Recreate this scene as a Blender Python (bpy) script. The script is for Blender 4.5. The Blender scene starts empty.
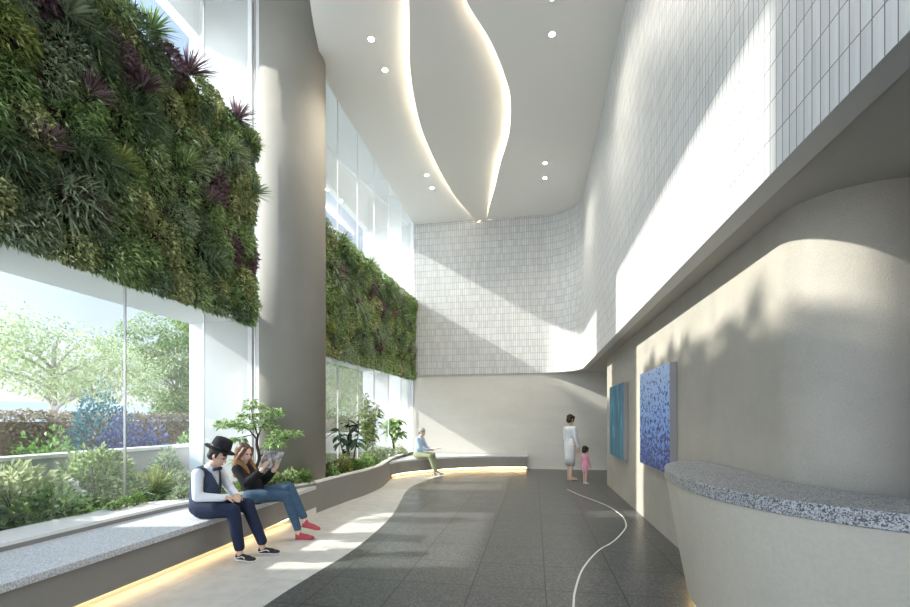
import bpy, bmesh, math, random
import numpy as np
from mathutils import Vector, Matrix, Quaternion

S = bpy.context.scene
COL = S.collection
R = math.radians
PI = math.pi

# ------------------------------------------------------------------ camera
cd = bpy.data.cameras.new('camera'); cam = bpy.data.objects.new('camera', cd); COL.objects.link(cam)
cd.sensor_width = 36; cd.lens = 36*450/910
cd.shift_y = (419-303.5)/910
cd.clip_end = 500
cam.location = (0, 0, 1.55); cam.rotation_euler = (R(90), 0, R(9.957))
S.camera = cam

# ------------------------------------------------------------------ world, sun, exposure
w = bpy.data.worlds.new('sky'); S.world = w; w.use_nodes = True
nt = w.node_tree; nt.nodes.clear()
tc = nt.nodes.new('ShaderNodeTexCoord'); sp = nt.nodes.new('ShaderNodeSeparateXYZ')
rp = nt.nodes.new('ShaderNodeValToRGB'); bg = nt.nodes.new('ShaderNodeBackground'); wo = nt.nodes.new('ShaderNodeOutputWorld')
nt.links.new(tc.outputs['Generated'], sp.inputs[0]); nt.links.new(sp.outputs['Z'], rp.inputs[0])
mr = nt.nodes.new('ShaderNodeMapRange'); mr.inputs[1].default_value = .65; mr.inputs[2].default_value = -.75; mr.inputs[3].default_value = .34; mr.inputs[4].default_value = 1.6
nt.links.new(sp.outputs['Y'], mr.inputs[0]); nt.links.new(mr.outputs[0], bg.inputs[1])   # sky brightened behind the camera as added fill, dimmed ahead
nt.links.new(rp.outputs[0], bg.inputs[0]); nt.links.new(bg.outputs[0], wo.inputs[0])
el = rp.color_ramp.elements
el[0].position = 0.0; el[0].color = (0.92, 0.93, 0.95, 1)
el[1].position = 0.85; el[1].color = (0.26, 0.40, 0.66, 1)
e = el.new(0.28); e.color = (0.64, 0.80, 1.0, 1)
e = el.new(0.50); e.color = (0.46, 0.62, 0.88, 1)

SUN = Vector((1.0, 0.215, -0.60)).normalized()
sd = bpy.data.lights.new('sun', 'SUN'); so = bpy.data.objects.new('sun', sd); COL.objects.link(so)
sd.energy = 2.45; sd.angle = R(1.3); sd.color = (1.0, 0.95, 0.88)
so.rotation_euler = SUN.to_track_quat('-Z', 'Y').to_euler(); so.location = (-30, 0, 25)

vs = S.view_settings
vs.view_transform = 'Standard'; vs.look = 'None'; vs.gamma = 1.0; vs.use_curve_mapping = False
vs.exposure = 1.8
S.cycles.use_denoising = True
S.cycles.max_bounces = 14; S.cycles.diffuse_bounces = 9; S.cycles.transparent_max_bounces = 24
S.cycles.sample_clamp_indirect = 6

# ------------------------------------------------------------------ material helpers
class N:
    def __init__(s, name):
        s.m = bpy.data.materials.new(name); s.m.use_nodes = True
        s.t = s.m.node_tree; s.p = s.t.nodes['Principled BSDF']; s.out = s.t.nodes['Material Output']
    def n(s, k, **kw):
        x = s.t.nodes.new('ShaderNode'+k)
        for a, v in kw.items():
            if a in x.inputs: x.inputs[a].default_value = v
            else: setattr(x, a, v)
        return x
    def l(s, a, b): s.t.links.new(a, b)
    def coord(s, which='Object', scale=(1, 1, 1)):
        c = s.n('TexCoord'); mp = s.n('Mapping'); mp.inputs['Scale'].default_value = scale
        s.l(c.outputs[which], mp.inputs[0]); return mp.outputs[0]
    def ramp(s, fac, stops):
        r = s.n('ValToRGB'); e = r.color_ramp.elements
        e[0].position, e[0].color = stops[0][0], (*stops[0][1], 1)
        e[1].position, e[1].color = stops[-1][0], (*stops[-1][1], 1)
        for p, c in stops[1:-1]:
            q = e.new(p); q.color = (*c, 1)
        s.l(fac, r.inputs[0]); return r.outputs[0]
    def bump(s, h, strength=.2, dist=.01):
        b = s.n('Bump'); b.inputs['Strength'].default_value = strength; b.inputs['Distance'].default_value = dist
        s.l(h, b.inputs['Height']); s.l(b.outputs[0], s.p.inputs['Normal'])

def plain(name, c, rough=.6, metal=0., spec=.4, noise=0., scale=30):
    k = N(name); k.p.inputs['Base Color'].default_value = (*c, 1)
    k.p.inputs['Roughness'].default_value = rough; k.p.inputs['Metallic'].default_value = metal
    k.p.inputs['Specular IOR Level'].default_value = spec
    if noise:
        nz = k.n('TexNoise', Scale=scale, Detail=4.)
        k.l(k.coord(), nz.inputs['Vector'])
        lo = tuple(max(0, x*(1-noise)) for x in c); hi = tuple(min(1, x*(1+noise)) for x in c)
        k.l(k.ramp(nz.outputs['Fac'], [(.3, lo), (.7, hi)]), k.p.inputs['Base Color'])
    return k.m

def concrete(name, c, amp=.12, grain=90, bstr=.25, streak=(1, 1, 1)):
    k = N(name); v = k.coord('Object', streak)
    a = k.n('TexNoise', Scale=1.6, Detail=6., Roughness=.65); k.l(v, a.inputs['Vector'])
    b = k.n('TexNoise', Scale=float(grain), Detail=3.); k.l(k.coord(), b.inputs['Vector'])
    mx = k.n('Mix'); mx.data_type = 'FLOAT'; mx.inputs[0].default_value = .4
    k.l(a.outputs['Fac'], mx.inputs[2]); k.l(b.outputs['Fac'], mx.inputs[3])
    lo = tuple(x*(1-amp) for x in c); hi = tuple(min(1, x*(1+amp)) for x in c)
    k.l(k.ramp(mx.outputs[0], [(.3, lo), (.7, hi)]), k.p.inputs['Base Color'])
    k.p.inputs['Roughness'].default_value = .75; k.p.inputs['Specular IOR Level'].default_value = .25
    k.bump(b.outputs['Fac'], bstr, .006)
    return k.m

def terrazzo(name, base, dark, light, scale=70., rough=.45):
    k = N(name); v = k.coord()
    a = k.n('TexVoronoi', Scale=scale); k.l(v, a.inputs['Vector'])
    sp = k.n('SeparateColor'); k.l(a.outputs['Color'], sp.inputs[0])
    k.l(k.ramp(sp.outputs[0], [(0., dark), (.28, dark), (.36, base), (.68, base), (.8, light), (1., light)]), k.p.inputs['Base Color'])
    k.p.inputs['Roughness'].default_value = rough
    return k.m

def emit(name, c, st):
    k = N(name); k.p.inputs['Base Color'].default_value = (*c, 1)
    k.p.inputs['Emission Color'].default_value = (*c, 1); k.p.inputs['Emission Strength'].default_value = st
    return k.m

def leafmat(name, cols, rough=.5, trans=.3):
    k = N(name); g = k.n('NewGeometry')
    st = [(i/max(1, len(cols)-1), c) for i, c in enumerate(cols)]
    c = k.ramp(g.outputs['Random Per Island'], st)
    k.l(c, k.p.inputs['Base Color']); k.p.inputs['Roughness'].default_value = rough
    k.p.inputs['Specular IOR Level'].default_value = .3
    t = k.n('BsdfTranslucent'); k.l(c, t.inputs[0]); m = k.n('MixShader'); m.inputs[0].default_value = trans
    k.l(k.p.outputs[0], m.inputs[1]); k.l(t.outputs[0], m.inputs[2]); k.l(m.outputs[0], k.out.inputs[0])
    return k.m

M = {}
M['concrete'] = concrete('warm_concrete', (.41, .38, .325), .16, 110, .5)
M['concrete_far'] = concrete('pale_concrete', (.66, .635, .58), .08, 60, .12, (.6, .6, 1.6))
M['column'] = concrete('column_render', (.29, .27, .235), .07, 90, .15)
M['plaster'] = plain('white_plaster', (.80, .79, .77), .8, spec=.15)
M['ceiling'] = plain('ceiling_paint', (.82, .80, .765), .8, spec=.15)
M['exterior'] = plain('exterior_white', (.86, .86, .85), .8, spec=.15)
M['bench'] = concrete('bench_concrete', (.27, .257, .24), .08, 80, .12)
M['sill'] = plain('white_stone', (.80, .79, .76), .5, noise=.04)
M['granite'] = terrazzo('grey_granite', (.33, .34, .345), (.09, .09, .095), (.50, .50, .51), 160)
M['granite_seat'] = terrazzo('pale_granite', (.60, .61, .63), (.42, .43, .45), (.74, .74, .76), 130)
M['desk'] = concrete('desk_plaster', (.56, .52, .435), .10, 45, .10, (1.4, 1.4, .8))
M['warm'] = emit('warm_led', (1.0, .72, .36), 4.5)
M['cove'] = emit('cove_led', (1.0, .90, .72), 6.0)
M['lamp'] = emit('lamp_lens', (1.0, .95, .84), 45.0)
M['metal'] = plain('brushed_metal', (.55, .55, .54), .4, 1.0)
M['joint'] = plain('dark_joint', (.12, .12, .12), .5)
M['white_metal'] = plain('white_metal', (.85, .85, .85), .4)
M['soil'] = plain('soil', (.09, .065, .045), .95, spec=.1, noise=.4)
M['ground'] = plain('pale_paving', (.66, .65, .61), .9, spec=.1, noise=.1, scale=3)
M['low_wall'] = concrete('grey_garden_wall', (.47, .47, .46), .06, 40, .1)
M['street_wall'] = plain('pale_wall', (.66, .68, .68), .8)
M['bark'] = plain('bark', (.16, .12, .09), .9, spec=.1, noise=.35, scale=25)
M['dark_bark'] = plain('dark_bark', (.06, .045, .035), .9, spec=.1, noise=.3, scale=25)
M['pale_bark'] = plain('pale_bark', (.42, .38, .33), .9, spec=.1, noise=.2, scale=25)

def tilemat():
    k = N('white_tile'); v = k.coord('UV')
    b = k.n('TexBrick'); b.offset = 0.0; b.squash = 1.0
    for a, x in (('Scale', 1.), ('Mortar Size', .0035), ('Mortar Smooth', .2), ('Bias', 0.), ('Brick Width', .0672), ('Row Height', .21)):
        b.inputs[a].default_value = x
    b.inputs['Color1'].default_value = (.58, .58, .575, 1); b.inputs['Color2'].default_value = (.69, .69, .68, 1)
    b.inputs['Mortar'].default_value = (.16, .16, .16, 1)
    k.l(v, b.inputs['Vector']); k.l(b.outputs['Color'], k.p.inputs['Base Color'])
    sx = k.n('SeparateXYZ'); k.l(v, sx.inputs[0])                  # each tile is a shallow convex rib
    d = k.n('Math', operation='DIVIDE'); d.inputs[1].default_value = .0672; k.l(sx.outputs[0], d.inputs[0])
    fr = k.n('Math', operation='FRACT'); k.l(d.outputs[0], fr.inputs[0])
    pp = k.n('Math', operation='PINGPONG'); pp.inputs[1].default_value = .5; k.l(fr.outputs[0], pp.inputs[0])
    sb = k.n('Math', operation='SUBTRACT'); k.l(pp.outputs[0], sb.inputs[0])
    mm = k.n('Math', operation='MULTIPLY'); mm.inputs[1].default_value = .5; k.l(b.outputs['Fac'], mm.inputs[0]); k.l(mm.outputs[0], sb.inputs[1])
    k.bump(sb.outputs[0], .5, .012)
    k.p.inputs['Roughness'].default_value = .45
    return k.m
M['tile'] = tilemat()

def floormat(name, cols, size, joint, off, scale, rough, vor=True, jw=.0045):
    k = N(name); c = k.n('TexCoord'); mp = k.n('Mapping'); mp.inputs['Location'].default_value = off
    k.l(c.outputs['Object'], mp.inputs[0])
    b = k.n('TexBrick'); b.offset = 0.0
    for a, x in (('Scale', 1.), ('Mortar Size', jw), ('Mortar Smooth', .1), ('Bias', 0.), ('Brick Width', size), ('Row Height', size)):
        b.inputs[a].default_value = x
    b.inputs['Color1'].default_value = (.92, .92, .92, 1); b.inputs['Color2'].default_value = (1.06, 1.06, 1.06, 1); b.inputs['Mortar'].default_value = (joint,)*3+(1,)
    k.l(mp.outputs[0], b.inputs['Vector'])
    if vor:
        a = k.n('TexVoronoi', Scale=scale); k.l(c.outputs['Object'], a.inputs['Vector'])
        sp = k.n('SeparateColor'); k.l(a.outputs['Color'], sp.inputs[0]); fac = sp.outputs[0]
    else:
        a = k.n('TexNoise', Scale=scale, Detail=5.); k.l(c.outputs['Object'], a.inputs['Vector']); fac = a.outputs['Fac']
    col = k.ramp(fac, cols)
    mx = k.n('Mix'); mx.data_type = 'RGBA'; mx.blend_type = 'MULTIPLY'; mx.inputs[0].default_value = 1.
    k.l(col, mx.inputs[6]); k.l(b.outputs['Color'], mx.inputs[7]); k.l(mx.outputs[2], k.p.inputs['Base Color'])
    k.p.inputs['Roughness'].default_value = rough; k.p.inputs['Specular IOR Level'].default_value = .55
    return k.m
M['floor_dark'] = floormat('dark_granite_floor', [(0., (.035, .036, .036)), (.45, (.072, .074, .072)), (.8, (.105, .106, .102)), (1., (.16, .16, .155))], .672, .10, (-.104+.672*10, -4.15+.672*20, 0), 75., .33, True, .0065)
M['floor_pale'] = floormat('pale_limestone_floor', [(.3, (.50, .485, .45)), (.7, (.60, .585, .55))], .80, .80, (.1+8, 8, 0), 6., .5, False)

def glassmat():
    k = N('clear_glass')
    t = k.n('BsdfTransparent'); t.inputs[0].default_value = (.93, .965, .95, 1)
    g = k.n('BsdfGlossy'); g.inputs['Roughness'].default_value = .0; g.inputs[0].default_value = (.95, .98, 1, 1)
    f = k.n('Fresnel'); f.inputs[0].default_value = 1.45
    m = k.n('MixShader'); 
    q = k.n('Math', operation='MULTIPLY'); q.inputs[1].default_value = .45; k.l(f.outputs[0], q.inputs[0]); k.l(q.outputs[0], m.inputs[0]); k.l(t.outputs[0], m.inputs[1]); k.l(g.outputs[0], m.inputs[2]); 
    df = k.n('BsdfTranslucent'); df.inputs[0].default_value = (.9, .95, .95, 1); m2 = k.n('MixShader'); m2.inputs[0].default_value = .032  # faint translucent veil mixed in for the haze of room reflections
    k.l(m.outputs[0], m2.inputs[1]); k.l(df.outputs[0], m2.inputs[2]); k.l(m2.outputs[0], k.out.inputs[0])
    return k.m
M['glass'] = glassmat()

# ------------------------------------------------------------------ object helpers
def link(name, me, parent=None):
    o = bpy.data.objects.new(name, me); COL.objects.link(o)
    if parent: o.parent = parent
    return o
def tag(o, label, cat, group=None, kind=None):
    o['label'] = label; o['category'] = cat
    if group: o['group'] = group
    if kind: o['kind'] = kind
    return o
def struct(o, label=None, cat=None):
    o['kind'] = 'structure'
    if label: o['label'] = label
    if cat: o['category'] = cat
    return o
def thing(name, label, cat, loc=(0, 0, 0), rz=0., group=None, scale=1.):
    o = bpy.data.objects.new(name, None); COL.objects.link(o); o.empty_display_size = .1
    o.location = loc; o.rotation_euler = (0, 0, rz); o.scale = (scale,)*3
    return tag(o, label, cat, group)
def finish(bm, name, mat, parent=None, smooth=False, recalc=True):
    if recalc: bmesh.ops.recalc_face_normals(bm, faces=bm.faces)
    me = bpy.data.meshes.new(name); bm.to_mesh(me); bm.free()
    if mat: me.materials.append(mat)
    if smooth: me.shade_smooth()
    return link(name, me, parent)
def box(bm, x0, x1, y0, y1, z0, z1, bev=0.):
    r = bmesh.ops.create_cube(bm, size=1.)
    for v in r['verts']:
        v.co = ((x0+x1)/2+v.co.x*(x1-x0), (y0+y1)/2+v.co.y*(y1-y0), (z0+z1)/2+v.co.z*(z1-z0))
    if bev:
        ed = list({e for v in r['verts'] for e in v.link_edges})
        bmesh.ops.bevel(bm, geom=ed, offset=bev, segments=2, affect='EDGES', profile=.5)
def boxo(name, b, mat, parent=None, bev=0.):
    bm = bmesh.new(); box(bm, *b, bev=bev); return finish(bm, name, mat, parent)
def prism(bm, poly, z0, z1, zt=None):
    b = [bm.verts.new((x, y, z0)) for x, y in poly]; t = [bm.verts.new((x, y, z1)) for x, y in poly]
    n = len(poly)
    bm.faces.new(b[::-1]); bm.faces.new(t)
    for i in range(n): bm.faces.new((b[i], b[(i+1) % n], t[(i+1) % n], t[i]))
def prismo(name, poly, z0, z1, mat, parent=None):
    bm = bmesh.new(); prism(bm, poly, z0, z1)
    return finish(bm, name, mat, parent)
def catmull(pts, k=8):
    p = [Vector(q) for q in pts]; out = []
    for i in range(len(p)-1):
        a = p[i-1] if i else p[0]*2-p[1]; b, c = p[i], p[i+1]; d = p[i+2] if i+2 < len(p) else p[-1]*2-p[-2]
        for j in range(k):
            t = j/k
            out.append(.5*((2*b)+(c-a)*t+(2*a-5*b+4*c-d)*t*t+(3*b-a-3*c+d)*t**3))
    out.append(p[-1]); return out
def c2(pts, k=8): return [(v.x, v.y) for v in catmull([(x, y, 0) for x, y in pts], k)]
def offset(path, d):
    out = []
    for i, p in enumerate(path):
        a = Vector(path[max(0, i-1)]); b = Vector(path[min(len(path)-1, i+1)])
        t = (b-a).normalized(); out.append((p[0]-t.y*d, p[1]+t.x*d))
    return out
def ribbon(path, d0, d1): return offset(path, d0)+offset(path, d1)[::-1]
def quadstrip(bm, A, B):
    va = [bm.verts.new(p) for p in A]; vb = [bm.verts.new(p) for p in B]
    for i in range(len(A)-1): bm.faces.new((va[i], va[i+1], vb[i+1], vb[i]))
def bandprism(bm, A, B, z0, z1):
    """solid between two equal-length plan paths"""
    n = len(A)
    v = [[bm.verts.new((*p, z)) for p in P] for P in (A, B) for z in (z0, z1)]
    a0, a1, b0, b1 = v
    for i in range(n-1):
        bm.faces.new((a0[i], a0[i+1], a1[i+1], a1[i])); bm.faces.new((b0[i], b1[i], b1[i+1], b0[i+1]))
        bm.faces.new((a1[i], a1[i+1], b1[i+1], b1[i])); bm.faces.new((a0[i], b0[i], b0[i+1], a0[i+1]))
    bm.faces.new((a0[0], a1[0], b1[0], b0[0])); bm.faces.new((a0[-1], b0[-1], b1[-1], a1[-1]))
def tube(bm, path, rad, seg=8):
    path = [Vector(p) for p in path]; rings = []
    for i, p in enumerate(path):
        t = (path[min(i+1, len(path)-1)]-path[max(i-1, 0)]).normalized()
        u = t.cross(Vector((.3, .1, 1)) if abs(t.z) < .9 else Vector((1, .2, 0))).normalized(); v = t.cross(u)
        r = float(rad[i] if hasattr(rad, '__len__') else rad)
        rings.append([bm.verts.new(p+r*(math.cos(2*PI*k/seg)*u+math.sin(2*PI*k/seg)*v)) for k in range(seg)])
    for a, b in zip(rings, rings[1:]):
        for k in range(seg): bm.faces.new((a[k], a[(k+1) % seg], b[(k+1) % seg], b[k]))
    bm.faces.new(rings[0][::-1]); bm.faces.new(rings[-1])
def lathe(bm, prof, seg=24, cen=(0, 0, 0), mtx=None):
    rings = []
    for r, z in prof:
        ring = []
        for k in range(seg):
            p = Vector((r*math.cos(2*PI*k/seg), r*math.sin(2*PI*k/seg), z))
            if mtx: p = mtx @ p
            ring.append(bm.verts.new(p+Vector(cen)))
        rings.append(ring)
    for a, b in zip(rings, rings[1:]):
        for k in range(seg): bm.faces.new((a[k], a[(k+1) % seg], b[(k+1) % seg], b[k]))
    if prof[0][0] > 0: bm.faces.new(rings[0][::-1])
    if prof[-1][0] > 0: bm.faces.new(rings[-1])
def np_mesh(name, V, F, mat, parent=None):
    me = bpy.data.meshes.new(name); n, m = len(V), len(F)
    me.vertices.add(n); me.vertices.foreach_set('co', np.asarray(V, np.float32).ravel())
    k = F.shape[1]; me.loops.add(m*k); me.loops.foreach_set('vertex_index', F.astype(np.int32).ravel())
    me.polygons.add(m); me.polygons.foreach_set('loop_start', np.arange(0, m*k, k, dtype=np.int32))
    me.update(calc_edges=True); me.materials.append(mat)
    return link(name, me, parent)

# ------------------------------------------------------------------ STRUCTURE
FAR = 14.2
# floors
struct(boxo('floor', (-5.4, 5.4, -4.2, 14.6, -.2, 0.), M['floor_pale']), 'pale limestone floor along the bench', 'floor')
edge = c2([(-1.75, -4), (-2.0, 0), (-2.16, 2.2), (-2.20, 3.38), (-2.16, 4.2), (-2.11, 4.9), (-2.13, 5.73), (-2.24, 6.91), (-2.46, 8.1), (-2.68, 9.2),
           (-2.76, 10.16), (-2.61, 11.54), (-2.2, 12.5), (-1.4, 13.15), (-.75, 13.5), (-.3, 13.85), (-.18, 14.19)], 6)
struct(prismo('floor_granite', edge+[(5.2, 14.19), (5.2, -4)], 0.0, .003, M['floor_dark']), 'dark grey granite floor with curved left edge', 'floor')
inl = c2([(.22, 2.6), (.26, 3.2), (.32, 3.82), (.37, 4.21), (.5, 4.82), (.74, 5.49), (.98, 5.93), (1.21, 6.5), (1.33, 6.93), (1.38, 7.55), (1.3, 8.3), (1.12, 8.9), (.9, 9.5), (.72, 10.2)], 6)
bm = bmesh.new(); bandprism(bm, offset(inl, .009), offset(inl, -.009), .0025, .0045)
struct(finish(bm, 'trim_1', plain('inlay_white', (.75, .74, .72), .4)), 'thin white inlay line curving through the dark floor', 'floor inlay')

def uvwall(name, path, z0, z1, mat, thick, flip=False):
    """wall along a plan path, UV in metres on its room face"""
    bm = bmesh.new(); uvl = bm.loops.layers.uv.new('UVMap'); s = [0.]
    for p, q in zip(path, path[1:]): s.append(s[-1]+math.dist(p, q))
    back = offset(path, thick)
    a0 = [bm.verts.new((*p, z0)) for p in path]; a1 = [bm.verts.new((*p, z1)) for p in path]
    b0 = [bm.verts.new((*p, z0)) for p in back]; b1 = [bm.verts.new((*p, z1)) for p in back]
    def f(vs, uv):
        fc = bm.faces.new(vs)
        for l, u in zip(fc.loops, uv): l[uvl].uv = u
    n = len(path)
    for i in range(n-1):
        u0, u1 = s[i], s[i+1]
        f((a0[i], a0[i+1], a1[i+1], a1[i]), ((u0, 0), (u1, 0), (u1, z1-z0), (u0, z1-z0)))
        f((b0[i+1], b0[i], b1[i], b1[i+1]), ((u1, 0), (u0, 0), (u0, z1-z0), (u1, z1-z0)))
        f((a0[i], b0[i], b0[i+1], a0[i+1]), ((.02, .05),)*4)
        f((a1[i], a1[i+1], b1[i+1], b1[i]), ((.02, .05),)*4)
    for i in (0, n-1): f((a0[i], a1[i], b1[i], b0[i]), ((.02, .05),)*4)
    return finish(bm, name, mat)
arc = [(.16+1.2*math.cos(t), 13.0+1.2*math.sin(t)) for t in np.linspace(PI/2, 0, 49)]
tpath = [(-3.86, FAR)]+arc+[(1.36, y) for y in (11, 8, 5, 2, -4)]
o = uvwall('wall_tiled', tpath, 2.975, 7.95, M['tile'], .14)
struct(o, 'white ribbed tile wall curving from the far end to the right side', 'wall')
# soffit under the tiled band
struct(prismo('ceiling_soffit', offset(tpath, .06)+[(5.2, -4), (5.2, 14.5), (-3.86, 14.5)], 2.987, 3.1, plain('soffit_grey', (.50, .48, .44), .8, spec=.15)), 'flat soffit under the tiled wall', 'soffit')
# lower walls
struct(boxo('wall_far', (-3.86, 5.2, 14.24, 14.5, 0, 3.0), M['concrete_far']), 'smooth pale concrete far wall below the tiles', 'wall')
XR = 1.70
corner = [(XR+.45-.45*math.cos(t), 3.55-.45*math.sin(t)) for t in np.linspace(0, PI/2, 48)]
wpath = [(XR, 11.1)]+corner+[(5.2, 3.1)]
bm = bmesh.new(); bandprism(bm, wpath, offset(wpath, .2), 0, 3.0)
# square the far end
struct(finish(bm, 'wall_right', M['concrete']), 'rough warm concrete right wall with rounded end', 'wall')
struct(boxo('wall_light_block', (1.5, 5.0, .75, .95, 0, 3.0), M['concrete']), 'unseen wall added to keep light out of the reception recess', 'wall')  # added out of view to darken the recess behind the desk
struct(boxo('wall_alcove', (5.0, 5.2, -4, 14.5, 0, 3.0), M['concrete_far']), 'concrete wall closing the recess on the right', 'wall')
bm = bmesh.new(); box(bm, -5.6, 5.2, -4.3, -4.1, 7.6, 9.4); box(bm, -5.6, -5.0, -4.3, -4.1, 0, 7.6); box(bm, 0.4, 5.2, -4.3, -4.1, 0, 7.6)  # tall gap in the unseen back wall, added for fill daylight
struct(finish(bm, 'wall_back', M['plaster']), 'unseen wall behind, with a tall opening added to let in daylight', 'wall')

# ceiling with leaf-shaped hole, and the tilted leaf panel
ZC = 7.85
LL = [(-1.35, 4.55), (-1.62, 5.5), (-1.85, 6.54), (-1.99, 7.05), (-2.14, 7.64), (-2.29, 8.62), (-2.34, 9.55), (-2.28, 10.93), (-2.14, 12.19), (-1.93, 13.4), (-1.80, 14.15)]
RR = [(-1.35, 4.55), (-1.24, 5.6), (-1.01, 6.69), (-.72, 7.47), (-.53, 8.28), (-.46, 8.94), (-.55, 10.04), (-.83, 11.19), (-1.08, 12.4), (-1.34, 13.5), (-1.46, 14.15)]
def resample(P, n=61):
    q = c2(P, 10); ys = np.linspace(P[0][1], P[-1][1], n)
    return np.interp(ys, [p[1] for p in q], [p[0] for p in q]), ys
xl, ys = resample(LL); xr, _ = resample(RR)
wd = xr-xl; half = wd/2
prof = np.clip(wd/.8, 0, 1)
cedge = [(-2.3, -4.1), (-2.3, 3.5), (-2.55, 4.6), (-3.0, 5.6), (-3.32, 6.29), (-3.56, 6.97), (-3.76, 7.7), (-3.83, 8.6), (-3.83, FAR)]
cedge = [cedge[0]]+c2(cedge[1:], 5)
cx, cy = [p[0] for p in cedge], [p[1] for p in cedge]
yall = sorted(set([-4.1, -1, 2, 3.5, 4.0, 4.55]+list(ys)+[5.0+.25*i for i in range(37) if 5+.25*i < FAR]))
bm = bmesh.new()
def slab(bm, xa, xb, yv, z0a, z0b, th):
    """ribbon slab between x=xa(y) and x=xb(y) with own underside heights"""
    n = len(yv)
    A0 = [bm.verts.new((xa[i], yv[i], z0a[i])) for i in range(n)]; B0 = [bm.verts.new((xb[i], yv[i], z0b[i])) for i in range(n)]
    A1 = [bm.verts.new((xa[i], yv[i], z0a[i]+th)) for i in range(n)]; B1 = [bm.verts.new((xb[i], yv[i], z0b[i]+th)) for i in range(n)]
    for i in range(n-1):
        for q in ((A0, B0), (B1, A1), (A1, A0), (B0, B1)):
            bm.faces.new((q[0][i], q[0][i+1], q[1][i+1], q[1][i]))
    bm.faces.new((A0[0], B0[0], B1[0], A1[0])); bm.faces.new((A0[-1], A1[-1], B1[-1], B0[-1]))
yv = np.array(yall); xe = np.interp(yv, cy, cx)
inleft = np.interp(yv, ys, xl+.30*prof, left=-1.35); inright = np.interp(yv, ys, xr, left=-1.35)
zz = np.full(len(yv), ZC)
slab(bm, xe, inleft, yv, zz, zz, .04)
slab(bm, inright, np.full(len(yv), 1.42), yv, zz, zz, .04)
struct(finish(bm, 'ceiling', M['ceiling']), 'white ceiling with leaf shaped opening', 'ceiling')
bm = bmesh.new()
tilt = .17*np.clip(wd/1.1, 0, 1)
slab(bm, xl, xr+.30*prof, ys, ZC-tilt-.045*0, ZC+tilt+.02, .03)
leaf = thing('ceiling_leaf', 'tilted leaf shaped white ceiling panel edged with glowing cove light', 'ceiling panel')
leaf['kind'] = 'structure'
pn = finish(bm, 'panel', M['ceiling'], leaf); pn.data.shade_smooth(); pn.data.set_sharp_from_angle(angle=R(30))
bm = bmesh.new(); m = (prof > .38)
yy = ys[m]; a = xr[m]
slab(bm, a+.07, a+.11, yy, np.full(len(yy), ZC+.042), np.full(len(yy), ZC+.042), .02)
finish(bm, 'light_strip', M['cove'], leaf)
bm = bmesh.new(); a = xl[m]; zt = (ZC-tilt+.032)[m]
slab(bm, a+.05, a+.09, yy, zt, zt, .02)
finish(bm, 'light_strip', M['cove'], leaf)

# roof void above ceiling
bm = bmesh.new()
box(bm, -6.15, -1.4, -4.3, 16, 9.6, 9.8); box(bm, -2.0, -1.9, -4.3, 14.5, 9.3, 9.6)
box(bm, -2.0, -1.9, -4.3, 14.5, 7.89, 9.3)
box(bm, -3.86, 5.2, 14.35, 14.5, 7.6, 9.6)
struct(finish(bm, 'ceiling_roof', M['exterior']), 'white roof over the window void', 'roof')
bm = bmesh.new(); box(bm, -2.0, 5.2, -4.3, 14.5, 8.3, 8.4); struct(finish(bm, 'roof', M['exterior']), 'white roof slab', 'roof')
# exterior frame
bm = bmesh.new()
box(bm, -6.15, -5.95, 1.0, 16.0, 8.45, 9.6); box(bm, -6.15, -5.95, 1.0, 1.3, 3.3, 8.45)
struct(finish(bm, 'trim_2', M['exterior']), 'white outer beam above the windows', 'beam')
bm = bmesh.new(); box(bm, -6.15, -4.92, 1.0, 15.5, 3.28, 3.5)
struct(finish(bm, 'trim_3', M['exterior']), 'white ledge slab outside behind the green walls', 'ledge')
bm = bmesh.new(); box(bm, -6.15, -4.55, 7.2, 8.75, 0, 9.6)
struct(finish(bm, 'column_pier', M['exterior']), 'white pier between the two windows', 'pier')
bm = bmesh.new(); box(bm, -6.15, -3.9, 15.6, 16.2, 0, 9.6); box(bm, -4.1, -3.9, 14.3, 15.6, 0, 9.6)
struct(finish(bm, 'column_corner', M['exterior']), 'white pier at the far end of the windows', 'pier')
bm = bmesh.new(); box(bm, -6.15, -5.9, -4.3, 1.0, 0, 9.6); box(bm, -6.15, -5.9, 1.0, 3.5, 0, 3.24)
struct(finish(bm, 'wall_left', M['exterior']), 'white outer wall at the near end of the windows', 'wall')
bm = bmesh.new()
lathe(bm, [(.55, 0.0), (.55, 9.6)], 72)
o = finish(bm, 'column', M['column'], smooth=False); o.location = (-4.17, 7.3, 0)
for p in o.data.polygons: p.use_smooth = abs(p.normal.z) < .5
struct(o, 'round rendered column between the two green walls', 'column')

# glazing
def glazing(name, label, A, B, ts, z0, z1):
    r = thing(name, label, 'window'); r['kind'] = 'structure'
    A, B = Vector((*A, 0)), Vector((*B, 0)); d = (B-A).normalized(); nrm = Vector((d.y, -d.x, 0))
    L = (B-A).length
    for a, b in zip(ts, ts[1:]):
        p, q = A+d*(a+.008), A+d*(b-.008)
        bm = bmesh.new(); bm.faces.new([bm.verts.new(v) for v in ((p.x, p.y, z0), (q.x, q.y, z0), (q.x, q.y, z1), (p.x, p.y, z1))])
        finish(bm, 'pane', M['glass'], r)
    for a in ts:
        p = A+d*a; bm = bmesh.new(); c = [p+d*s*.006+nrm*t*.015 for s, t in ((-1, -1), (1, -1), (1, 1), (-1, 1))]
        prism(bm, [(v.x, v.y) for v in c], z0, z1); finish(bm, 'mullion', M['white_metal'] if name == 'window_2' else M['metal'], r)
    return r
XG = -4.8
ts = [0, .9, 2.2, 3.5, 4.8, 6.1, 7.4, 8.70, 10.0, 11.24]
g1 = glazing('window_1', 'tall glass wall behind the near green wall', (XG, -4.1), (XG, 7.14), ts, .50, 9.6)
bm = bmesh.new(); box(bm, XG-.04, XG+.04, 6.99, 7.05, .5, 9.6); finish(bm, 'white_mullion', M['white_metal'], g1)
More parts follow.
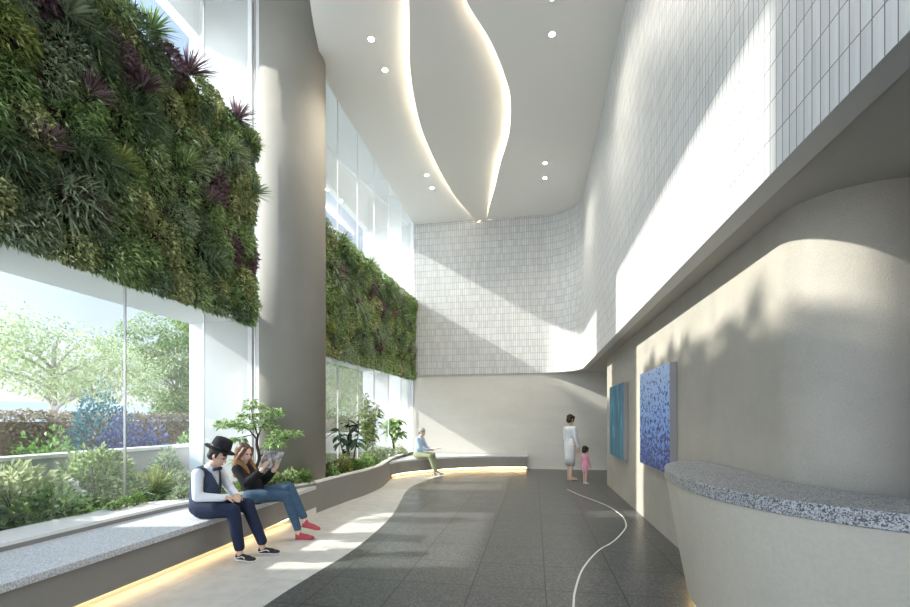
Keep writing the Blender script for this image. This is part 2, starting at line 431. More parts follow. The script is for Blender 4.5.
L2 = math.dist((-4.5, 7.6), (-3.93, 14.2))
g2 = glazing('window_2', 'tall glass wall behind the far green wall', (-4.5, 7.6), (-3.93, 14.2), [L2*i/7 for i in range(8)], .44, 9.6)

# outside ground
struct(boxo('ground', (-60, -5.5, -20, 80, -.3, .02), M['ground']), 'pale paving outside the windows', 'ground')
struct(boxo('ground_forecourt', (-5.5, 30, -40, -4.3, -.3, -.0), M['ground']), 'pale forecourt behind', 'ground')
struct(boxo('street_wall', (-30.5, -30, -10, 70, 0, 2.6), M['street_wall']), 'pale wall far outside across the garden', 'wall')
gw = thing('garden_wall', 'low grey garden wall with white coping outside the window', 'garden wall')
boxo('body', (-6.7, -6.5, 0, 18, 0, 1.02), M['low_wall'], gw); boxo('coping', (-6.74, -6.46, 0, 18, 1.02, 1.07), M['sill'], gw)
struct(boxo('ground_bed', (-6.5, -4.86, 1, 14.3, 0, .44), M['soil']), 'dark soil of the planting bed outside', 'planting bed')
struct(boxo('ground_terrace', (-12, -6.7, -2, 40, 0, .40), plain('pale_gravel', (.42, .41, .35), .9, noise=.2)), 'planted ground behind the garden wall', 'planting bed')

# ------------------------------------------------------------------ CURVED BENCH / PLANTER
bench = thing('planter_bench', 'long curved grey bench and planter wall along the left windows', 'bench')
front = [(-3.5, -4.0), (-3.5, -1), (-3.5, 2.), (-3.5, 4.5), (-3.5, 5.3), (-3.52, 6.0), (-3.53, 6.9), (-3.46, 8.0), (-3.38, 8.8), (-3.40, 9.76), (-3.53, 10.5), (-3.62, 11.0)]
near = [(-3.5, -4.0), (-3.5, 5.0)]
fr = c2(front, 6)
farp = c2([(-3.62, 11.0), (-3.5, 11.57), (-3.2, 12.1), (-2.82, 12.5), (-2.3, 13.0), (-1.82, 13.3), (-1.1, 13.58), (-.2, 13.74)], 6)
# near bench body: recessed toe with light, body, granite seat, ledge behind
def front_at(y):
    return np.interp(y, [p[1] for p in fr], [p[0] for p in fr])
lback = c2([(-4.33, -4), (-4.33, 1), (-4.33, 4.3), (-4.22, 5.1), (-3.98, 5.75), (-3.74, 6.35), (-3.56, 6.9)], 6)
yb = [p[1] for p in lback]
fline = [(float(front_at(y)), y) for y in yb]
body0 = [(x-.0, y) for x, y in fline]
bm = bmesh.new(); bandprism(bm, [(x, y) for x, y in fline], [(x-.35, y) for x, y in fline], .10, .395)
fr2 = [p for p in fr if p[1] > 7.0]
fr2 = [fline[-1]]+fr2
fr3 = fr2
bandprism(bm, fr3, offset(fr3, .14), .0, .49)
cop = c2([(-3.62, 11.0), (-3.74, 11.7), (-3.80, 12.6), (-3.82, 14.18)], 6)
bandprism(bm, cop, offset(cop, .14), 0, .49)
fb = farp
bandprism(bm, fb, offset(fb, .30), .10, .40)
finish(bm, 'bench_wall', M['bench'], bench)
bm = bmesh.new()
toe = [(x-.13*min(1, max(0, (6.9-y)/1.2)), y) for x, y in fline]
bandprism(bm, toe, [(x-.2, y) for x, y in toe], 0, .10)
bandprism(bm, offset(fb, .16), offset(fb, .32), 0, .10)
finish(bm, 'toe_recess', M['sill'], bench)
led = [(x+.012, y) for x, y in toe if y < 6.2]
bm = bmesh.new(); bandprism(bm, led, [(x-.011, y) for x, y in led], .06, .085)
finish(bm, 'light_strip', M['warm'], bench)['label'] = 'warm light strip under the near bench'
lf = offset(fb, .149)[2:]; lf2 = offset(fb, .159)[2:]
bm = bmesh.new(); bandprism(bm, lf, lf2, .055, .085); finish(bm, 'light_strip', M['warm'], bench)['label'] = 'warm light strip under the far bench'
bm = bmesh.new(); bandprism(bm, [(x+.025*min(1, max(0, (6.9-y)/.6)), y) for x, y in fline], [(x-.02, y) for x, y in lback], .395, .45)
finish(bm, 'granite_seat', M['granite_seat'], bench)
bm = bmesh.new(); bandprism(bm, lback, [(x-.25 if y < 4.4 else x-.13, y) for x, y in lback], .30, .49)
finish(bm, 'back_wall', M['bench'], bench)
# pale coping
bm = bmesh.new()
bandprism(bm, [(x+.0, y) for x, y in lback], [(XG-.04, y) if y < 4.6 else (max(XG-.04, x-.12-.6*max(0, 5.4-y)), y) for x, y in lback], .49, .52)
bandprism(bm, fr3, offset(fr3, .12), .49, .515)
bandprism(bm, cop, offset(cop, .12), .49, .515)
finish(bm, 'coping', M['sill'], bench)
# far seat slab
bm = bmesh.new()
n = len(fb)
bk = [(float(np.interp(i, [0, n*.35, n-1], [-3.74, -3.66, -.2])), float(np.interp(i, [0, n*.2, n*.35, n-1], [11.5, 13.2, 14.18, 14.22]))) for i in range(n)]
bandprism(bm, [(x, y) for x, y in fb], bk, .40, .44)
finish(bm, 'far_seat', M['granite_seat'], bench)
# soil in the planter
bm = bmesh.new()
poly = [(-4.78, 4.7), (-4.5, 4.7), (-4.3, 5.2), (-4.05, 5.8), (-3.82, 6.35), (-3.65, 6.9), (-3.6, 8), (-3.55, 9.7), (-3.7, 10.6), (-3.85, 11.7), (-3.92, 14.18), (-3.97, 14.18), (-4.55, 7.6), (-4.78, 7.0)]
prism(bm, poly, 0, .455)
struct(finish(bm, 'floor_planter', M['soil']), 'dark soil in the curved planter', 'planting bed')

# ------------------------------------------------------------------ ART, DESK, DOWNLIGHTS
def art_teal():
    k = N('teal_paint'); v = k.coord('Object', (1, 2.4, .6))
    a = k.n('TexNoise', Scale=2.4, Detail=8., Roughness=.7, Distortion=.6); k.l(v, a.inputs['Vector'])
    k.l(k.ramp(a.outputs['Fac'], [(.30, (.004, .045, .12)), (.44, (.01, .11, .21)), (.53, (.015, .19, .29)), (.62, (.05, .32, .40)), (.74, (.45, .68, .72))]), k.p.inputs['Base Color'])
    k.p.inputs['Roughness'].default_value = .5; return k.m
def art_blue():
    k = N('blue_paint'); c = k.n('TexCoord'); sx = k.n('SeparateXYZ'); k.l(c.outputs['Object'], sx.inputs[0])
    g = k.n('MapRange'); g.inputs[1].default_value = 0.; g.inputs[2].default_value = 1.4; k.l(sx.outputs[2], g.inputs[0])
    base = k.ramp(g.outputs[0], [(0., (.08, .18, .56)), (.3, (.18, .34, .74)), (.6, (.28, .45, .80)), (1., (.48, .62, .88))])
    mp = k.n('Mapping'); mp.inputs['Scale'].default_value = (1, 1, 1.5); k.l(c.outputs['Object'], mp.inputs[0])
    nz = k.n('TexNoise', Scale=13., Detail=2.5, Roughness=.6, Distortion=.5); k.l(mp.outputs[0], nz.inputs['Vector'])
    n2 = k.n('TexNoise', Scale=3., Detail=2.); k.l(c.outputs['Object'], n2.inputs['Vector'])
    th = k.n('MapRange'); th.inputs[1].default_value = 0.; th.inputs[2].default_value = 1.; th.inputs[3].default_value = .54; th.inputs[4].default_value = .37; k.l(g.outputs[0], th.inputs[0])
    ad = k.n('Math', operation='MULTIPLY_ADD'); k.l(n2.outputs['Fac'], ad.inputs[0]); ad.inputs[1].default_value = .12; ad.inputs[2].default_value = -.05
    a2 = k.n('Math', operation='ADD'); k.l(ad.outputs[0], a2.inputs[0]); k.l(th.outputs[0], a2.inputs[1])
    lt = k.n('Math', operation='LESS_THAN'); k.l(nz.outputs['Fac'], lt.inputs[0]); k.l(a2.outputs[0], lt.inputs[1])
    dk = k.ramp(n2.outputs['Fac'], [(.3, (.008, .02, .13)), (.6, (.02, .06, .28)), (.8, (.05, .12, .40))])
    mx = k.n('Mix'); mx.data_type = 'RGBA'; k.l(lt.outputs[0], mx.inputs[0]); k.l(base, mx.inputs[6]); k.l(dk, mx.inputs[7])
    k.l(mx.outputs[2], k.p.inputs['Base Color']); k.p.inputs['Roughness'].default_value = .5; return k.m
M['frame'] = plain('canvas_edge', (.30, .28, .27), .7)
def art(name, label, y0, y1, z0, z1, mat):
    t = thing(name, label, 'painting', (XR, (y0+y1)/2, z0)); hw = (y1-y0)/2
    boxo('canvas_edge', (-.085, -.003, -hw, hw, 0, z1-z0), M['frame'], t, .004)
    boxo('painted_front', (-.089, -.0845, -hw+.004, hw-.004, .004, z1-z0-.004), mat, t)
art('painting', 'streaky teal abstract canvas on the right wall, farther from the desk', 8.66, 10.16, .79, 2.23, art_teal())
art('painting', 'blue dappled abstract canvas on the right wall, nearer the desk', 5.80, 7.34, .88, 2.24, art_blue())

desk = thing('reception_desk', 'curved cream reception desk with speckled grey granite top', 'desk', (0, 0, 0))
dfront = [(1.66, 4.97), (1.45, 4.86), (1.26, 4.58), (1.12, 4.18), (1.06, 3.75), (1.07, 3.3), (1.15, 2.92), (1.30, 2.62), (1.50, 2.40), (1.75, 2.22), (2.1, 2.05), (2.6, 1.92), (3.2, 1.86)]
dback = [(1.69, 4.97), (1.69, 4.8), (1.69, 4.6), (1.69, 4.3), (1.69, 3.95), (1.69, 3.62), (1.70, 3.3), (1.78, 3.0), (1.92, 2.78), (2.1, 2.62), (2.35, 2.48), (2.75, 2.36), (3.25, 2.30)]
df, db = c2(dfront, 6), c2(dback, 6)
bm = bmesh.new(); bandprism(bm, df, db, 1.045, 1.13)
o = finish(bm, 'countertop', M['granite'], desk)
bv = o.modifiers.new('bevel', 'BEVEL'); bv.width = .006; bv.segments = 2; bv.limit_method = 'ANGLE'; bv.angle_limit = R(50)
bm = bmesh.new()
lev = [(1.045, .012), (.75, .06), (.4, .12), (.1, .175)]
rings = []
for z, d in lev:
    rings.append([bm.verts.new((x, y, z)) for x, y in offset(df, d)])
bk = offset(df, .24)
for z in (.1, 1.045): rings.append([bm.verts.new((*p, z)) for p in bk])
for A, B in zip(rings, rings[1:]):
    for i in range(len(A)-1): bm.faces.new((A[i], A[i+1], B[i+1], B[i]))
for i in (0, -1): bm.faces.new([r[i] for r in rings])
A, B = rings[-1], rings[0]
for i in range(len(A)-1): bm.faces.new((A[i], A[i+1], B[i+1], B[i]))
finish(bm, 'body', M['desk'], desk, smooth=False)
bm = bmesh.new(); bandprism(bm, offset(df, .27), offset(df, .33), .003, .1); finish(bm, 'plinth', M['bench'], desk)
bm = bmesh.new(); bandprism(bm, offset(df, .255), offset(df, .268), .05, .08); finish(bm, 'light_strip', M['warm'], desk)

dl = [(-2.66, 7.11, 'recessed downlight beside the column, nearer of the pair on the left ceiling'),
      (-2.65, 7.78, 'recessed downlight beside the column, farther of the pair on the left ceiling'),
      (-2.73, 11.32, 'small recessed downlight on the left ceiling toward the far wall, nearer of its pair'),
      (-2.74, 11.98, 'small recessed downlight on the left ceiling, closest to the far wall'),
      (.29, 7.53, 'bright recessed downlight on the right ceiling beside the widest part of the leaf'),
      (.27, 6.87, 'recessed downlight on the right ceiling at the top edge of the view'),
      (.27, 11.29, 'small recessed downlight right of the leaf tip, nearer of the far pair'),
      (.28, 11.99, 'small recessed downlight right of the leaf tip, farther of the far pair')]
for x, y, lb in dl:
    t = thing('downlight', lb, 'ceiling light', (x, y, ZC), group='recessed ceiling downlights')
    bm = bmesh.new(); lathe(bm, [(.043, .0), (.043, -.004), (.058, -.006), (.062, -.002), (.062, 0)], 24); finish(bm, 'trim_ring', M['white_metal'], t)
    bm = bmesh.new(); lathe(bm, [(.0, -.0035), (.042, -.0035), (.042, 0.0)], 24); finish(bm, 'lamp_lens', M['lamp'], t)
    ld = bpy.data.lights.new('downlight_beam', 'SPOT'); lo = bpy.data.objects.new('downlight_beam', ld); COL.objects.link(lo); lo.parent = t
    lo.location = (0, 0, -.02); ld.energy = 60; ld.spot_size = R(125); ld.spot_blend = 1.; ld.color = (1., .92, .78); ld.shadow_soft_size = .05

# ------------------------------------------------------------------ FOLIAGE
RNG = np.random.default_rng(7)
def unit(v): return v/np.maximum(1e-9, np.linalg.norm(v, axis=-1, keepdims=True))
def leaves(P, D, L, W, droop=.15, fold=.12, up=None):
    n = len(P); D = unit(D)
    ref = RNG.normal(size=(n, 3))*.6+np.array([0, 0, 1.]) if up is None else up
    Sd = unit(np.cross(D, ref)); Nn = np.cross(Sd, D)
    L = np.broadcast_to(np.asarray(L, float), (n,))[:, None]; W = np.broadcast_to(np.asarray(W, float), (n,))[:, None]
    tip = P+L*D; tip[:, 2] -= (droop*L)[:, 0]
    mid = P+.45*L*D+fold*W*Nn
    V = np.stack([P, mid+.5*W*Sd, tip, mid-.5*W*Sd], 1).reshape(-1, 3)
    b = (np.arange(n)*4)[:, None]
    F = np.concatenate([b+np.array([[0, 1, 2]]), b+np.array([[0, 2, 3]])], 0)
    return V, F
def blades(P, D, L, W, droop=.5):
    """arching strap leaf of three segments"""
    n = len(P); D = unit(D); Sd = unit(np.cross(D, RNG.normal(size=(n, 3))*.3+np.array([0, 0, 1.])))
    L = np.broadcast_to(np.asarray(L, float), (n,))[:, None]; W = np.broadcast_to(np.asarray(W, float), (n,))[:, None]
    vs = []
    for t, wv in ((0, .5), (.4, 1.), (.75, .7)):
        c = P+D*L*t; c = c-np.array([0, 0, 1.])*(droop*L*t*t)
        vs += [c-.5*W*wv*Sd, c+.5*W*wv*Sd]
    c = P+D*L-np.array([0, 0, 1.])*(droop*L)
    vs.append(c); V = np.stack(vs, 1).reshape(-1, 3); b = (np.arange(n)*7)[:, None]
    F = np.concatenate([b+np.array([q]) for q in ([0, 1, 3], [0, 3, 2], [2, 3, 5], [2, 5, 4], [4, 5, 6])], 0)
    return V, F
def ovals(P, D, L, W, droop=.3):
    n = len(P); D = unit(D); Sd = unit(np.cross(D, RNG.normal(size=(n, 3))*.5+np.array([0, 0, 1.])))
    L = np.broadcast_to(np.asarray(L, float), (n,))[:, None]; W = np.broadcast_to(np.asarray(W, float), (n,))[:, None]
    Nn = np.cross(Sd, D); vs = []
    for t, wv in ((0, .12), (.2, .75), (.45, 1.), (.75, .72)):
        c = P+D*L*t-np.array([0, 0, 1.])*(droop*L*t*t)
        vs += [c-.5*W*wv*Sd+.08*W*wv*Nn, c, c+.5*W*wv*Sd+.08*W*wv*Nn]
    vs.append(P+D*L-np.array([0, 0, 1.])*(droop*L)); V = np.stack(vs, 1).reshape(-1, 3); b = (np.arange(n)*13)[:, None]
    T = []
    for i in range(3):
        for j in range(2):
            a = i*3+j; T += [[a, a+1, a+4], [a, a+4, a+3]]
    T += [[9, 10, 12], [10, 11, 12]]
    F = np.concatenate([b+np.array([q]) for q in T], 0)
    return V, F
def merge(parts):
    off = 0; VV, FF = [], []
    for V, F in parts: VV.append(V); FF.append(F+off); off += len(V)
    return np.concatenate(VV), np.concatenate(FF)

G = {
 'fern': leafmat('fern_green', [(0.089, 0.150, 0.059), (0.247, 0.366, 0.141), (0.420, 0.569, 0.240), (0.799, 0.800, 0.529)]),
 'dark': leafmat('dark_green', [(0.063, 0.107, 0.063), (0.164, 0.244, 0.128), (0.365, 0.472, 0.277)]),
 'mid': leafmat('mid_green', [(0.116, 0.191, 0.079), (0.300, 0.449, 0.173), (0.592, 0.757, 0.336)]),
 'lime': leafmat('lime_green', [(0.194, 0.251, 0.069), (0.332, 0.381, 0.113), (0.475, 0.513, 0.188)]),
 'grey': leafmat('sage_green', [(0.179, 0.244, 0.147), (0.356, 0.437, 0.276), (0.603, 0.667, 0.441)]),
 'olive': leafmat('olive_green', [(0.172, 0.202, 0.090), (0.411, 0.457, 0.202), (0.787, 0.787, 0.427)]),
 'purple': leafmat('purple_red', [(0.090, 0.057, 0.068), (0.231, 0.143, 0.170), (0.400, 0.268, 0.294)]),
 'bright': leafmat('bright_green', [(0.105, 0.217, 0.049), (0.203, 0.347, 0.091), (0.339, 0.483, 0.179)]),
 'tree': leafmat('tree_green', [(0.163, 0.242, 0.090), (0.315, 0.411, 0.171), (0.511, 0.591, 0.302)], trans=.45),
 'treepale': leafmat('pale_tree_green', [(0.324, 0.385, 0.187), (0.496, 0.557, 0.313), (0.668, 0.699, 0.470)], trans=.45),
 'brown': leafmat('brown_hedge', [(.26, .21, .15), (.38, .30, .22), (.40, .38, .24)]),
 'violet': leafmat('violet_reflection', [(0.11, 0.11, 0.24), (0.145, 0.157, 0.337), (0.247, 0.247, 0.457), (0.083, 0.155, 0.203)]),
 'teal': leafmat('teal_reflection', [(0.050, 0.122, 0.148), (0.098, 0.221, 0.241), (0.176, 0.332, 0.332)]),
 'rubber': leafmat('rubber_leaf', [(.02, .05, .03), (.05, .10, .06), (.10, .17, .11)], rough=.25, trans=.15),
 'white': leafmat('white_leaf', [(.5, .55, .5), (.75, .78, .74)]),
 'orange': leafmat('russet_leaf', [(.30, .12, .04), (.42, .22, .08)]),
}

def green_wall(name, label, A, B, z0, z1, step, nper, spikes, depth=.22, seed=1, cutL=False):
    """planted panel between plan points A and B; leaves grow toward the room"""
    rg = np.random.default_rng(seed)
    t = thing(name, label, 'living wall', (0, 0, 0))
    A = np.array([*A, 0.]); B = np.array([*B, 0.]); d = (B-A); Ln = np.linalg.norm(d); d /= Ln; nn = np.array([d[1], -d[0], 0.])
    bm = bmesh.new(); p = [A[:2], B[:2], (B-nn*.1)[:2], (A-nn*.1)[:2]]
    prism(bm, [tuple(q) for q in p], z0+.08, z1-.08)
    finish(bm, 'backing_panel', M['soil'], t)
    acc = {}
    nx, nz = int(Ln/step), int((z1-z0)/(step*.9))
    kinds = ['fern', 'mid', 'olive', 'dark', 'grey', 'fern', 'mid', 'lime', 'olive', 'fern', 'mid', 'fern', 'grey', 'olive', 'dark', 'purple']
    for i in range(nx+1):
        for j in range(nz+1):
            u = (i+.5*(j % 2)+rg.uniform(-.35, .35))*Ln/nx; v = z0+(j+rg.uniform(-.35, .35))*(z1-z0)/nz
            u = min(max(u, .12), Ln-.12); v = min(max(v, z0+.12), z1-.14)
            kd = kinds[int(rg.integers(len(kinds)))]
            if kd == 'lime' and rg.random() < .55: kd = 'mid'
            n = int(nper*rg.uniform(.8, 1.25)); bul = rg.uniform(.6, 1.2)*depth
            r = step*.78*np.sqrt(rg.random(n)); th = rg.uniform(0, 2*PI, n)
            ru, rv = r*np.cos(th), r*np.sin(th)*.95
            out = bul*(1-(r/(step*.85))**2)*rg.uniform(.35, 1.0, n)
            uu = np.clip(u+ru, .0, Ln); vv = np.clip(v+rv, z0, z1)
            P = A+d*uu[:, None]+nn*(out+.01)[:, None]+np.array([0, 0, 1.])*vv[:, None]
            D = d*(ru/step+rg.normal(0, .45, n))[:, None]+nn*(rg.uniform(.25, .9, n))[:, None]+np.array([0, 0, 1.])*((rv/step)*.9+rg.normal(-.12, .4, n))[:, None]
            if kd in ('grey', 'dark') and rg.random() < .3 and v > z0+.5:
                q = blades(P[::2], D[::2], rg.uniform(.12, .26, len(P[::2])), .014, .35)
            elif kd == 'purple':
                q = leaves(P, D, rg.uniform(.05, .10, n), .022, .1)
            elif kd in ('olive',):
                q = leaves(P, D, rg.uniform(.03, .06, n), rg.uniform(.016, .032, n), .3)
            else:
                q = leaves(P, D, rg.uniform(.03, .085, n), rg.uniform(.010, .022, n), .3)
            acc.setdefault(kd, []).append(q)
    nm = {'fern': 'fern_foliage', 'mid': 'green_foliage', 'olive': 'olive_foliage', 'dark': 'dark_foliage', 'grey': 'sage_foliage', 'lime': 'lime_foliage', 'purple': 'purple_foliage'}
    for kd, q in acc.items():
        V, F = merge(q); o = np_mesh(nm[kd], V, F, G[kd], t); o['kind'] = 'stuff'
    for u, v, kd, ln in spikes:
        n = 75; D = d*rg.normal(0, .55, n)[:, None]+nn*rg.uniform(.15, 1., n)[:, None]+np.array([0, 0, 1.])*rg.uniform(.1, 1.1, n)[:, None]
        P = np.repeat((A+d*u+nn*.12+np.array([0, 0, v]))[None], n, 0)
        V, F = blades(P, D, rg.uniform(.7, 1.2, n)*ln, .013, .22)
        np_mesh('cordyline_clump' if kd == 'purple' else 'grass_clump', V, F, G[kd], t)
    return t
gw1 = green_wall('living_wall', 'huge leafy green living wall hanging left of the round column', (-4.28, 1.3), (-4.28, 6.2), 3.0, 5.86, .34, 850,
    [(1.35, 5.8, 'purple', .42), (3.55, 5.75, 'purple', .40), (4.45, 5.78, 'purple', .36), (2.3, 4.6, 'purple', .3), (3.9, 4.35, 'purple', .28), (2.9, 5.1, 'purple', .3), (1.9, 3.9, 'purple', .3),
     (4.75, 5.6, 'fern', .3), (3.0, 5.8, 'mid', .32), (2.6, 4.1, 'lime', .3), (3.5, 4.6, 'fern', .34), (2.1, 5.2, 'grey', .3), (4.2, 5.2, 'fern', .3), (4.8, 4.9, 'dark', .35), (4.0, 3.6, 'grey', .28)], seed=3)
gw2 = green_wall('living_wall', 'smaller leafy green living wall between the round column and the far wall', (-4.16, 8.0), (-3.92, 14.15), 2.84, 5.42, .34, 480,
    [(.9, 5.2, 'mid', .4), (2.4, 5.25, 'fern', .35), (4.0, 4.4, 'purple', .28), (1.6, 4.1, 'purple', .3), (5.4, 3.6, 'purple', .3), (3.2, 3.6, 'grey', .3)], seed=8)

def clump(rg, c, r, h, n, L, Wd, droop=.25, updir=.5):
    """rounded shrub crown: leaves on and inside a dome"""
    th = rg.uniform(0, 2*PI, n); cz = rg.uniform(0.0, 1., n); rr = np.sqrt(1-cz**2)*rg.uniform(.6, 1., n)**.5
    lump = 1+.22*np.sin(3*th+rg.uniform(0, 6))*np.cos(4*cz+rg.uniform(0, 6))
    o = np.stack([r*rr*np.cos(th)*lump, r*rr*np.sin(th)*lump, h*cz*rg.uniform(.55, 1., n)*lump], 1)
    P = np.array(c)+o
    D = unit(o*np.array([1/r, 1/r, 1/h]))+rg.normal(0, .5, (n, 3))+np.array([0, 0, updir])
    return leaves(P, D, rg.uniform(.7, 1.2, n)*L, rg.uniform(.7, 1.2, n)*Wd, droop)
SEED = [100]
def shrub(name, label, x, y, z, r, h, mat, n=500, L=.09, Wd=.04, group=None, cat='shrub', stems=5, grass=False):
    SEED[0] += 1; rg = np.random.default_rng(SEED[0])
    t = thing(name, label, cat, (x, y, z), group=group)
    if grass:
        D = np.stack([rg.normal(0, .45, n), rg.normal(0, .45, n), rg.uniform(.7, 1.2, n)], 1)
        V, F = blades(np.stack([rg.normal(0, r*.2, n), rg.normal(0, r*.2, n), np.zeros(n)], 1), D, rg.uniform(.7, 1.1, n)*h, Wd, .35)
        np_mesh('foliage', V, F, G[mat], t); return t
    V, F = clump(rg, (0, 0, h*.12), r, h*.88, n, L, Wd)
    o = np_mesh('foliage', V, F, G[mat], t)
    bm = bmesh.new()
    for i in range(stems):
        a = 2*PI*i/stems+rg.uniform(-.4, .4); q = r*rg.uniform(.3, .6)
        tube(bm, [(0.02*math.cos(a), .02*math.sin(a), -.02), (.4*q*math.cos(a), .4*q*math.sin(a), h*.35), (q*math.cos(a), q*math.sin(a), h*.75)], [.008, .006, .003], 5)
    finish(bm, 'stems', M['bark'], t)
    return t

# planter in front of the column, left to right
zp = .45
for a in [
 ('shrub', 'low sage shrub in the planter just behind the seated man', -4.50, 5.15, .16, .24, 'grey', 500, .06, .022),
 ('shrub', 'fern green mound in the planter behind the woman with the magazine', -4.32, 5.62, .17, .24, 'fern', 600, .06, .03),
 ('shrub', 'bright green low shrub at the foot of the small planter tree', -4.14, 6.05, .17, .26, 'bright', 800, .06, .034),
 ('shrub', 'mid green leafy shrub at the left foot of the round column', -4.36, 6.36, .18, .30, 'mid', 700, .07, .035),
 ('shrub', 'pale green shrub in the middle before the round column', -4.0, 6.42, .16, .28, 'tree', 800, .06, .034),
 ('shrub', 'fern green shrub before the round column, right of the pale one', -3.84, 6.64, .14, .29, 'fern', 700, .06, .03),
 ('shrub', 'small bright shrub at the right foot of the round column', -3.70, 6.85, .11, .26, 'bright', 500, .06, .032),
 ('shrub', 'narrow green shrub squeezed between column and planter rim', -3.66, 7.8, .10, .24, 'mid', 400, .06, .03),
 ('shrub', 'dark green shrub right behind the column foot in the planter', -3.86, 8.12, .14, .26, 'dark', 500, .07, .035),
 ('shrub', 'yellow green mound right of the column beside the dark rubber plant', -3.78, 8.5, .20, .36, 'lime', 700, .07, .03),
 ('shrub', 'fresh green mound below the dark rubber plant', -3.72, 8.95, .20, .24, 'bright', 600, .07, .035),
 ('shrub', 'green mound between rubber plant and slim bamboo', -3.70, 9.45, .20, .26, 'mid', 600, .08, .04),
 ('shrub', 'lush green mound at the foot of the slim bamboo', -3.76, 9.9, .20, .28, 'bright', 600, .07, .035),
 ('shrub', 'pale sage mound on the planter curve toward the far wall', -3.98, 11.0, .26, .38, 'grey', 700, .08, .03),
 ('shrub', 'pale feathery mound left of the far leafy plant', -4.05, 12.0, .24, .34, 'grey', 600, .08, .025),
 ('shrub', 'light green mound in the planter beside the far wall', -3.98, 13.0, .20, .30, 'treepale', 500, .08, .03)]:
    n, lb, x, y, r, h, m, k, L, Wd = a
    shrub(n, lb, x, y, zp, r, h, m, k, L, Wd, group='low shrubs in the curved planter')
# groundcover along the sill near the glass
for i, (y, r, m, lb) in enumerate([(4.36, .06, 'fern', 'tiny trailing green plant on the white sill beside the dark mullion'), (4.52, .06, 'mid', 'tiny green tuft on the white sill, second from the dark mullion'), (4.68, .07, 'bright', 'tiny bright tuft on the white sill, nearest the seated man')]):
    shrub('groundcover', lb, -4.70+.0*i, y, .515, r, .10+.02*i, m, 220, .05, .022, group='small plants on the white sill', stems=3)

# planter tree
def branch_tree(name, label, loc, trunk, branches, leafkind, pads, leafL, leafW, nl, bark, cat='tree', flat=.35):
    SEED[0] += 1; rg = np.random.default_rng(SEED[0])
    t = thing(name, label, cat, loc)
    bm = bmesh.new(); tp = catmull([p for p, r in trunk], 5)
    tr = np.interp(np.linspace(0, 1, len(tp)), np.linspace(0, 1, len(trunk)), [r for p, r in trunk]); tube(bm, tp, list(tr), 8)
    finish(bm, 'trunk', M[bark], t, True)
    bm = bmesh.new()
    for br in branches:
        bp = catmull([p for p, r in br], 4); rr = np.interp(np.linspace(0, 1, len(bp)), np.linspace(0, 1, len(br)), [r for p, r in br]); tube(bm, bp, list(rr), 6)
    finish(bm, 'branches', M[bark], t, True)
    q = []
    for (x, y, z, r) in pads:
        n = int(nl*r*r*30); th = rg.uniform(0, 2*PI, n); rr = r*np.sqrt(rg.random(n))
        o = np.stack([rr*np.cos(th), rr*np.sin(th), rg.normal(0, r*flat*.4, n)-.35*flat*rr**2/max(r, .01)], 1)
        D = np.stack([np.cos(th), np.sin(th), rg.normal(-.1, .35, n)], 1)+rg.normal(0, .35, (n, 3))
        q.append(leaves(o+np.array([x, y, z]), D, rg.uniform(.7, 1.3, n)*leafL, rg.uniform(.7, 1.2, n)*leafW, .2))
    V, F = merge(q); o = np_mesh('crown', V, F, G[leafkind], t); o['kind'] = 'stuff'
    return t
V3 = lambda x, y, z: (x, y, z)
branch_tree('planter_tree', 'small layered tree with a dark bent trunk in the planter before the column', (-4.17, 6.2, .45),
   [((0, 0, -.02), .036), ((-.01, .0, .25), .030), ((.07, 0, .50), .026), ((.03, 0, .72), .023), ((.05, 0, .86), .018)],
   [[((.07, 0, .52), .014), ((.22, .02, .64), .011), ((.40, .0, .78), .008), ((.55, -.02, .90), .004)],
    [((.22, .02, .64), .008), ((.34, -.08, .72), .006), ((.45, -.16, .74), .004)],
    [((.04, 0, .78), .013), ((-.12, .03, .93), .010), ((-.30, .05, 1.0), .007), ((-.5, 0, 1.06), .004)],
    [((.05, 0, .84), .013), ((.12, .02, 1.0), .010), ((.22, .04, 1.15), .007), ((.3, .02, 1.25), .004)],
    [((.05, 0, .84), .012), ((.02, -.04, 1.0), .010), ((-.02, -.05, 1.2), .006), ((.0, -.05, 1.32), .004)],
    [((-.05, 0, .86), .008), ((-.2, -.1, .82), .006), ((-.36, -.14, .80), .003)],
    [((.04, 0, .3), .008), ((-.1, -.05, .40), .006), ((-.22, -.08, .46), .003)]],
   'mid', [(.50, 0, .90, .17), (.62, -.02, .90, .12), (.36, .0, .84, .14), (.42, -.15, .74, .12), (.28, -.06, .70, .09), (-.45, 0, 1.06, .15), (-.30, .04, 1.02, .15), (-.56, .0, 1.0, .10), (-.36, -.14, .80, .13), (-.20, -.1, .80, .09),
           (.24, .04, 1.18, .16), (.34, .02, 1.24, .11), (.0, -.05, 1.30, .14), (-.04, -.05, 1.16, .16), (.12, .0, 1.05, .15), (-.15, .02, .98, .13), (.2, .05, .98, .11), (-.22, -.08, .46, .11), (-.10, -.05, .42, .08), (-.02, -.05, 1.38, .08)],
   .075, .028, 165, 'dark_bark')

